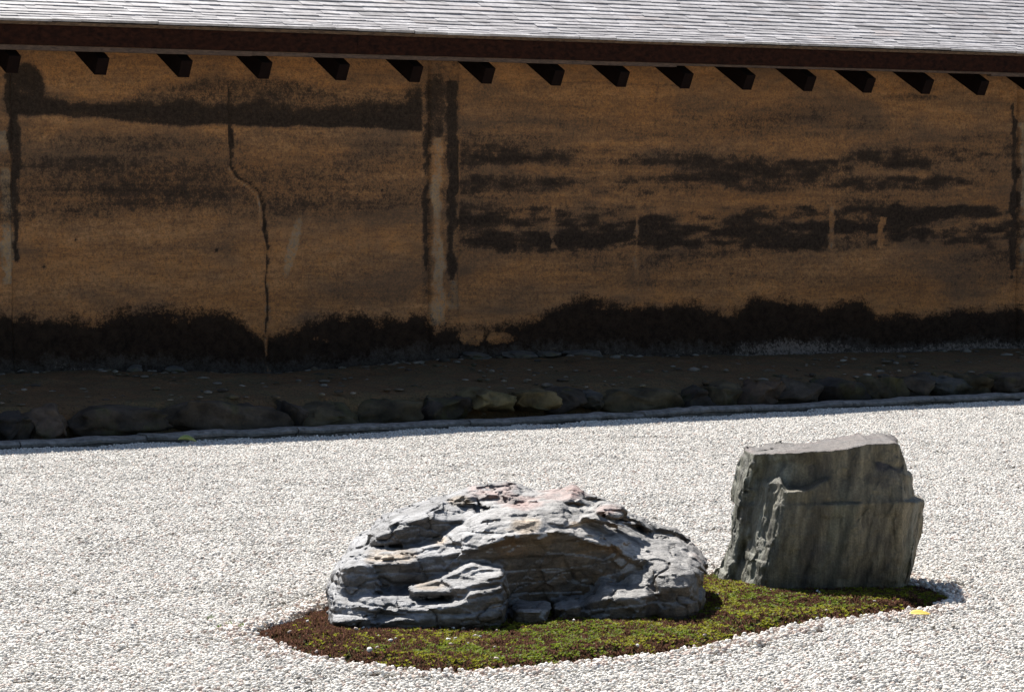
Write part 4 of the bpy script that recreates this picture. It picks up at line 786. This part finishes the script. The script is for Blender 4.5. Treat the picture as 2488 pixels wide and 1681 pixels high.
# ------------------------------------------------------------------ moss island
mo = np.array([(566, 1432), (600, 1424), (640, 1414), (700, 1390), (752, 1371), (800, 1358), (900, 1336), (1050, 1320), (1250, 1312), (1450, 1308), (1612, 1306), (1640, 1306), (1800, 1308), (2000, 1308), (2052, 1322), (2104, 1333), (2148, 1349), (2158, 1362), (2138, 1379), (2050, 1394), (1950, 1406), (1880, 1412), (1800, 1422), (1730, 1437), (1660, 1452), (1600, 1467), (1500, 1483), (1400, 1493), (1300, 1503), (1200, 1513), (1080, 1523), (950, 1522), (880, 1514), (800, 1502), (730, 1492), (680, 1480), (640, 1462), (600, 1447)], float) * F
mo[:, 1] += np.where(mo[:, 1] > 1430 * F, 8.0, 2.0); mo[0, 0] -= 14
MP = on_ground(mo[:, 0], mo[:, 1])[:, :2]
def seg_dist(P, poly):
    """signed distance to a polygon, positive inside"""
    d = np.full(len(P), 1e9); ins = np.zeros(len(P), bool)
    for a, b in zip(poly, np.roll(poly, -1, 0)):
        ab = b - a; t = np.clip(((P - a) @ ab) / (ab @ ab), 0, 1); d = np.minimum(d, np.hypot(*(P - a - t[:, None] * ab).T))
        c = ((a[1] > P[:, 1]) != (b[1] > P[:, 1])); c &= P[:, 0] < (b[0] - a[0]) * (P[:, 1] - a[1]) / (b[1] - a[1] + 1e-12) + a[0]; ins ^= c
    return np.where(ins, d, -d)
def moss_h(d, P2):
    n = fbm(np.concatenate([P2 * 5, P2[:, :1] * 0], 1), 3, 401)
    return -0.012 + 0.030 * sstep(-0.01, 0.14, d) + 0.008 * n * sstep(0.0, 0.1, d)
gx = np.arange(MP[:, 0].min() - .04, MP[:, 0].max() + .04, 0.014); gy = np.arange(MP[:, 1].min() - .04, MP[:, 1].max() + .04, 0.02)
GX, GY = np.meshgrid(gx, gy, indexing='ij'); P2 = np.stack([GX.ravel(), GY.ravel()], -1); dd = seg_dist(P2, MP)
Vm = np.concatenate([P2, moss_h(dd, P2)[:, None]], 1); Qm = gridq(np.arange(len(P2)).reshape(GX.shape)); Qm = Qm[(dd[Qm] > -0.03).all(1)]
def soil_mat():
    m = MT("moss_soil", 0.95, 0.1); v = m.coord("Object"); n = m.noise(v, 40, 5, 0.7); m.col(m.mix(m.rng(n, 0.35, 0.65), (0.030, 0.018, 0.010), (0.045, 0.050, 0.012))); m.bump(n, 1.0, 0.02); return m.m
tag(finish("moss_bed", big_mesh("moss_bed", Vm, Qm), soil_mat(), smooth=True), kind="structure")
# shoots: green rosettes and red-brown spent ones
r = np.random.default_rng(77); N0 = 60000
px = np.stack([r.uniform(gx[0], gx[-1], N0 * 2), r.uniform(gy[0], gy[-1], N0 * 2)], -1)
dm = seg_dist(px, MP) + 0.022 * fbm(np.concatenate([px * 24, px[:, :1] * 0], 1), 2, 402); px = px[dm > 0.004]; dm = dm[dm > 0.004]
q3 = np.concatenate([px, px[:, :1] * 0], 1)
uu, vv = project(np.concatenate([px, px[:, :1] * 0 + 0.02], 1))
g = 0.02 + 0.30 * fbm(q3 * 5.5, 3, 411) + 1.0 * fbm(q3 * np.array([42, 30, 1]), 2, 412) - 0.85 * sstep(1080, 760, uu) - 0.55 * sstep(0.14, 0.02, dm) - 0.10 + 0.10 * sstep(1100, 1350, uu) + r.normal(0, 0.60, len(px))
green = g > 0.0
z0 = moss_h(dm, px) + r.uniform(-0.002, 0.004, len(px)) + 0.007 * sstep(0.0, 0.6, g) * green
keep = np.where(green, r.uniform(0, 1, len(px)) < 0.62, r.uniform(0, 1, len(px)) < 0.75); px, z0, green, q3 = px[keep], z0[keep], green[keep], q3[keep]
nl = 6; n = len(px)
ang = r.uniform(0, 2 * np.pi, (n, 1)) + np.arange(nl)[None] * (2 * np.pi / nl) + r.uniform(-0.3, 0.3, (n, nl))
rad = np.where(green[:, None], r.uniform(0.0050, 0.0095, (n, nl)), r.uniform(0.0020, 0.0045, (n, nl)))
hgt = np.where(green[:, None], r.uniform(0.001, 0.006, (n, nl)), r.uniform(0.006, 0.014, (n, nl)))
ctr = np.concatenate([px, z0[:, None]], 1)[:, None, :]
dirs = np.stack([np.cos(ang), np.sin(ang), 0 * ang], -1); perp = np.stack([-np.sin(ang), np.cos(ang), 0 * ang], -1)
wd = np.where(green[:, None], 0.0021, 0.0014)[..., None]
tip = ctr + dirs * rad[..., None] + np.array([0, 0, 1.0]) * hgt[..., None]
mid_ = ctr + dirs * rad[..., None] * 0.5 + np.array([0, 0, 1.0]) * hgt[..., None] * 0.75
rootv = np.broadcast_to(ctr - np.array([0, 0, 0.002]), tip.shape)
Vt = np.stack([rootv, mid_ + perp * wd, tip, mid_ - perp * wd], 2).reshape(-1, 3)
Qt = np.arange(n * nl * 4).reshape(-1, 4)
t1 = fbm(q3 * 6, 3, 421); t2 = r.uniform(0.7, 1.25, n)
cg = np.where((t1 > 0.05)[:, None], np.array([0.235, 0.240, 0.022]), np.array([0.150, 0.190, 0.020])) * t2[:, None]
yl = (r.uniform(0, 1, n) < 0.12); cg[yl] = np.array([0.17, 0.15, 0.03]) * t2[yl][:, None]
cb = np.array([0.130, 0.066, 0.046])[None] * t2[:, None] * r.uniform(0.5, 1.5, (n, 1)); tn = r.uniform(0, 1, n) < 0.22; cb[tn] = np.array([0.12, 0.070, 0.035]) * t2[tn][:, None]
cc = np.where(green[:, None], cg, cb); cc = np.repeat(cc, nl * 4, 0)
def leaf_mat(name):
    m = MT(name, 0.6, 0.3); c = m.attr("Col"); m.col(c); tr = m.n.new("ShaderNodeBsdfTranslucent"); m.l.new(c, tr.inputs[0]); mx = m.n.new("ShaderNodeMixShader"); mx.inputs[0].default_value = 0.5
    m.l.new(m.b.outputs[0], mx.inputs[1]); m.l.new(tr.outputs[0], mx.inputs[2]); m.l.new(mx.outputs[0], m.n["Material Output"].inputs[0]); return m.m
M_leaf = leaf_mat("moss_leaf")
moss = finish("moss", big_mesh("moss", Vt, Qt), M_leaf, cols=cc)
tag(moss, "low green and red-brown moss island around the two rocks", "moss", kind="stuff")
print("moss shoots", n)

# ------------------------------------------------------------------ white gravel: clusters of pebbles spread by geometry nodes
def pebble_cluster(name, R, seed, single=False):
    r = np.random.default_rng(seed); Vs, Fs, Cs = [], [], []; nv = 0
    if single: spots = [(0.0, 0.0, 0.0, 0.009)]
    else:
        spots = []
        for layer, (zz, cnt, sz) in enumerate(((0.001, 300, 0.0064), (0.0058, 170, 0.0058))):
            tries = 0; mine = []
            while len(mine) < cnt and tries < 6000:
                tries += 1; a = r.uniform(0, 2 * np.pi); d = R * math.sqrt(r.uniform(0, 1)) * (1 + 0.10 * math.sin(3 * a + seed)); x, y = d * math.cos(a), d * math.sin(a); s_ = sz * r.choice([0.62, 0.8, 0.9, 1.0, 1.1, 1.3], p=[.15, .2, .2, .2, .15, .1])
                if all((x - b[0]) ** 2 + (y - b[1]) ** 2 > (0.80 * (s_ + b[3])) ** 2 for b in mine): mine.append((x, y, zz + r.normal(0, 0.0016), s_))
            spots += mine
    v0, f0 = ICO1
    for (x, y, z, s_) in spots:
        p = v0 * (1 + 0.22 * vnoise(v0 * 1.5 + r.uniform(0, 90, 3), 3))[:, None] * np.array([r.uniform(0.8, 1.45), r.uniform(0.75, 1.05), r.uniform(0.55, 0.85)]) * s_
        a = r.uniform(0, 2 * np.pi); b = r.normal(0, 0.4); ca, sa, cb_, sb_ = math.cos(a), math.sin(a), math.cos(b), math.sin(b)
        p = p @ np.array([[cb_, 0, sb_], [0, 1, 0], [-sb_, 0, cb_]]) @ np.array([[ca, sa, 0], [-sa, ca, 0], [0, 0, 1]])
        Vs.append(p + np.array([x, y, z])); Fs.append(np.array(f0) + nv); nv += len(v0)
        t = r.uniform(0, 1); c = np.array([0.73, 0.70, 0.645]) * r.uniform(0.72, 1.12)
        if t < 0.08: c = np.array([0.56, 0.46, 0.40]) * r.uniform(0.8, 1.1)
        elif t < 0.19: c = np.array([0.40, 0.39, 0.37]) * r.uniform(0.65, 1.15)
        elif t < 0.22: c = np.array([0.22, 0.20, 0.17])
        Cs.append(np.tile(c, (len(v0), 1)))
    me = big_mesh(name, np.concatenate(Vs), np.concatenate(Fs)); finish_c = np.ones((len(me.vertices), 4), np.float32); finish_c[:, :3] = np.concatenate(Cs)
    at = me.color_attributes.new("Col", 'FLOAT_COLOR', 'POINT'); at.data.foreach_set("color", finish_c.ravel()); me.polygons.foreach_set("use_smooth", np.ones(len(me.polygons), bool)); me.materials.append(M_pebble)
    return bpy.data.objects.new(name, me)
pcol = bpy.data.collections.new("pebble_sources")
NCL = 9
for k in range(NCL): pcol.objects.link(pebble_cluster("pebble_cluster_%02d" % k, 0.125, 500 + k))
for k in range(3): pcol.objects.link(pebble_cluster("pebble_cluster_%02d" % (NCL + k), 0, 600 + k, True))
r = np.random.default_rng(9); step = 0.150
ax = np.arange(-6.5, 11.0, step); ay = np.arange(7.0, 25.5, step); AX, AY = np.meshgrid(ax, ay, indexing='ij')
pts = np.stack([AX.ravel(), AY.ravel()], -1) + r.uniform(-0.05, 0.05, (AX.size, 2))
w = (np.concatenate([pts, pts[:, :1] * 0], 1) - W0) @ NF
pu, pv_ = project(np.concatenate([pts, pts[:, :1] * 0], 1))
ok = (w > KOFF + 0.115) & (pu > -1000) & (pu < 2488 + 1100) & (seg_dist(pts, MP) < -0.095); pts = pts[ok]
ex = []                                                        # a tight run along the edging and round the moss, single pebbles fill the seams
ks = np.arange(-4, 12.5, 0.008); kk = wpt(ks, KOFF + 0.012 + r.uniform(0, 0.14, len(ks)), ks * 0); ex.append(kk)
cand = np.stack([r.uniform(gx[0] - .1, gx[-1] + .1, 60000), r.uniform(gy[0] - .1, gy[-1] + .1, 60000)], -1); cd = seg_dist(cand, MP)
rimn = 0.006 * fbm(np.concatenate([cand * 14, cand[:, :1] * 0], 1), 2, 431); c1 = cand[(cd < 0.004 + rimn) & (cd > -0.10)]
ex.append(np.concatenate([c1, 0.002 + 0.014 * r.uniform(0, 1, (len(c1), 1)) ** 1.5], 1))
cm = cand[(cd > 0.01)][:130]; cmd = seg_dist(cm, MP); mu, _ = project(np.concatenate([cm, cm[:, :1] * 0], 1)); sel = (r.uniform(0, 1, len(cm)) < np.where(mu < 1300, 0.85, 0.3)); cm = cm[sel]; cmd = cmd[sel]
ex.append(np.concatenate([cm, (moss_h(cmd, cm) + 0.011)[:, None]], 1))
ex = np.concatenate(ex)
zc = gz(pts[:, 0], pts[:, 1]) + 0.004 + r.uniform(-0.001, 0.001, len(pts))
allp = np.concatenate([np.concatenate([pts, zc[:, None]], 1), ex]); n1 = len(pts); n2 = len(ex)
gm = bpy.data.meshes.new("gravel"); gm.vertices.add(len(allp)); gm.vertices.foreach_set("co", allp.astype(np.float32).ravel())
gi = np.concatenate([r.integers(0, NCL, n1), r.integers(NCL, NCL + 3, n2)]).astype(np.int32); a = gm.attributes.new("pick", 'INT', 'POINT'); a.data.foreach_set("value", gi)
ro = np.zeros((len(allp), 3), np.float32); ro[:, 2] = r.uniform(0, 6.28, len(allp)); ro[n1:, :2] = r.normal(0, 0.5, (n2, 2)); a = gm.attributes.new("turn", 'FLOAT_VECTOR', 'POINT'); a.data.foreach_set("vector", ro.ravel())
sc_ = np.concatenate([r.uniform(0.95, 1.12, n1), r.uniform(0.45, 0.9, n2)]).astype(np.float32); a = gm.attributes.new("size", 'FLOAT', 'POINT'); a.data.foreach_set("value", sc_)
gravel = bpy.data.objects.new("gravel", gm); COL.objects.link(gravel); tag(gravel, "white gravel of small pale pebbles covering the garden", "gravel", kind="stuff")
ng = bpy.data.node_groups.new("spread_pebbles", 'GeometryNodeTree')
ng.interface.new_socket("Geometry", in_out='INPUT', socket_type='NodeSocketGeometry'); ng.interface.new_socket("Geometry", in_out='OUTPUT', socket_type='NodeSocketGeometry')
gi_ = ng.nodes.new("NodeGroupInput"); go = ng.nodes.new("NodeGroupOutput"); ci = ng.nodes.new("GeometryNodeCollectionInfo"); ci.inputs["Collection"].default_value = pcol; ci.inputs["Separate Children"].default_value = True; ci.inputs["Reset Children"].default_value = True
ip = ng.nodes.new("GeometryNodeInstanceOnPoints"); ip.inputs["Pick Instance"].default_value = True
def named(nm, dt):
    x = ng.nodes.new("GeometryNodeInputNamedAttribute"); x.data_type = dt; x.inputs["Name"].default_value = nm; return x.outputs["Attribute"]
e2r = ng.nodes.new("FunctionNodeEulerToRotation"); ng.links.new(named("turn", 'FLOAT_VECTOR'), e2r.inputs[0])
ng.links.new(gi_.outputs[0], ip.inputs["Points"]); ng.links.new(ci.outputs[0], ip.inputs["Instance"]); ng.links.new(named("pick", 'INT'), ip.inputs["Instance Index"]); ng.links.new(e2r.outputs[0], ip.inputs["Rotation"]); ng.links.new(named("size", 'FLOAT'), ip.inputs["Scale"])
ng.links.new(ip.outputs[0], go.inputs[0])
md = gravel.modifiers.new("pebbles", 'NODES'); md.node_group = ng
print("clusters", n1, "single", n2)

# ------------------------------------------------------------------ small fallen things
def leaf(name, L, Wd, bend, mat, loc, rot, curl=0.0):
    n = 15; m = 5; V = []
    for i in range(n):
        t = i / (n - 1); w_ = Wd * math.sin(math.pi * t ** 0.8) ** 0.8 * 0.5 + 0.0006
        for j in range(m):
            k = (j / (m - 1) - 0.5) * 2; V.append((L * (t - 0.5), w_ * k, bend * math.sin(math.pi * t) + curl * k * k * w_ * 2))
    o = mesh_obj(name, V, gridq(np.arange(n * m).reshape(n, m)), mat, None, True); md = o.modifiers.new("thickness", 'SOLIDIFY'); md.thickness = 0.0008
    o.location = loc; o.rotation_euler = rot; return o
def leafcol(name, c1, c2):
    m = MT(name, 0.5, 0.4); n = m.noise(m.coord("Object"), 60, 4); m.col(m.mix(m.rng(n, 0.3, 0.7), c1, c2)); return m.m
p = on_ground(2088 * F, 1411 * F); o = leaf("fallen_leaf", 0.066, 0.032, 0.002, leafcol("yellow_leaf", (0.70, 0.52, 0.08), (0.60, 0.42, 0.07)), (p[0], p[1], 0.026), (0.30, 0.05, 0.1), 0.1)
tag(o, "yellow fallen leaf lying on gravel just off the tip of the moss", "leaf")
p = on_ground(425 * F, 1013 * F); o = leaf("fallen_leaf", 0.10, 0.026, 0.006, leafcol("green_leaf", (0.20, 0.27, 0.07), (0.42, 0.45, 0.20)), (p[0], p[1], 0.028), (0.3, 0.12, 0.05), 0.8)
tag(o, "curled pale green leaf lying on gravel at the shadow edge by the gutter", "leaf")
# a pine needle, a few sprouts beside the moss tip
p = on_ground(187, 1566); nd = mesh_obj("twig", [(-.02, -.0008, 0), (.02, -.0008, .004), (.02, .0008, .004), (-.02, .0008, 0), (-.02, 0, .0018), (.02, 0, .0058)], [(0, 1, 2, 3), (0, 4, 5, 1), (2, 5, 4, 3), (0, 3, 4), (1, 5, 2)], simple("dry_twig", (0.16, 0.12, 0.07)))
nd.location = (p[0], p[1], 0.022); nd.rotation_euler = (0, 0, 2.0); tag(nd, "short dry brown twig lying alone on the open gravel", "twig")
for i, (x, y) in enumerate(((475, 1416), (520, 1428), (545, 1433), (494, 1436))):
    p = on_ground(x * F, y * F); rr = random.Random(i); V = []; Fc = []
    for k in range(12):
        a = rr.uniform(0, 6.28); L = rr.uniform(0.008, 0.017); b = rr.uniform(0.5, 1.2); d = np.array([math.cos(a) * math.cos(b), math.sin(a) * math.cos(b), math.sin(b)]); w_ = np.array([-math.sin(a), math.cos(a), 0]) * 0.0016
        o3 = np.array([rr.uniform(-.01, .01), rr.uniform(-.01, .01), 0]); j = len(V); V += [o3, o3 + d * L * 0.5 + w_, o3 + d * L, o3 + d * L * 0.5 - w_]; Fc.append((j, j + 1, j + 2, j + 3))
    o = mesh_obj("moss_sprout", V, Fc, M_leaf, None, False, np.tile((0.09, 0.15, 0.02), (len(V), 1))); o.location = (p[0], p[1], 0.016)
    tag(o, "tiny green sprout growing in gravel beyond the moss's pointed end", "sprout", "sprouts in the gravel by the moss tip")
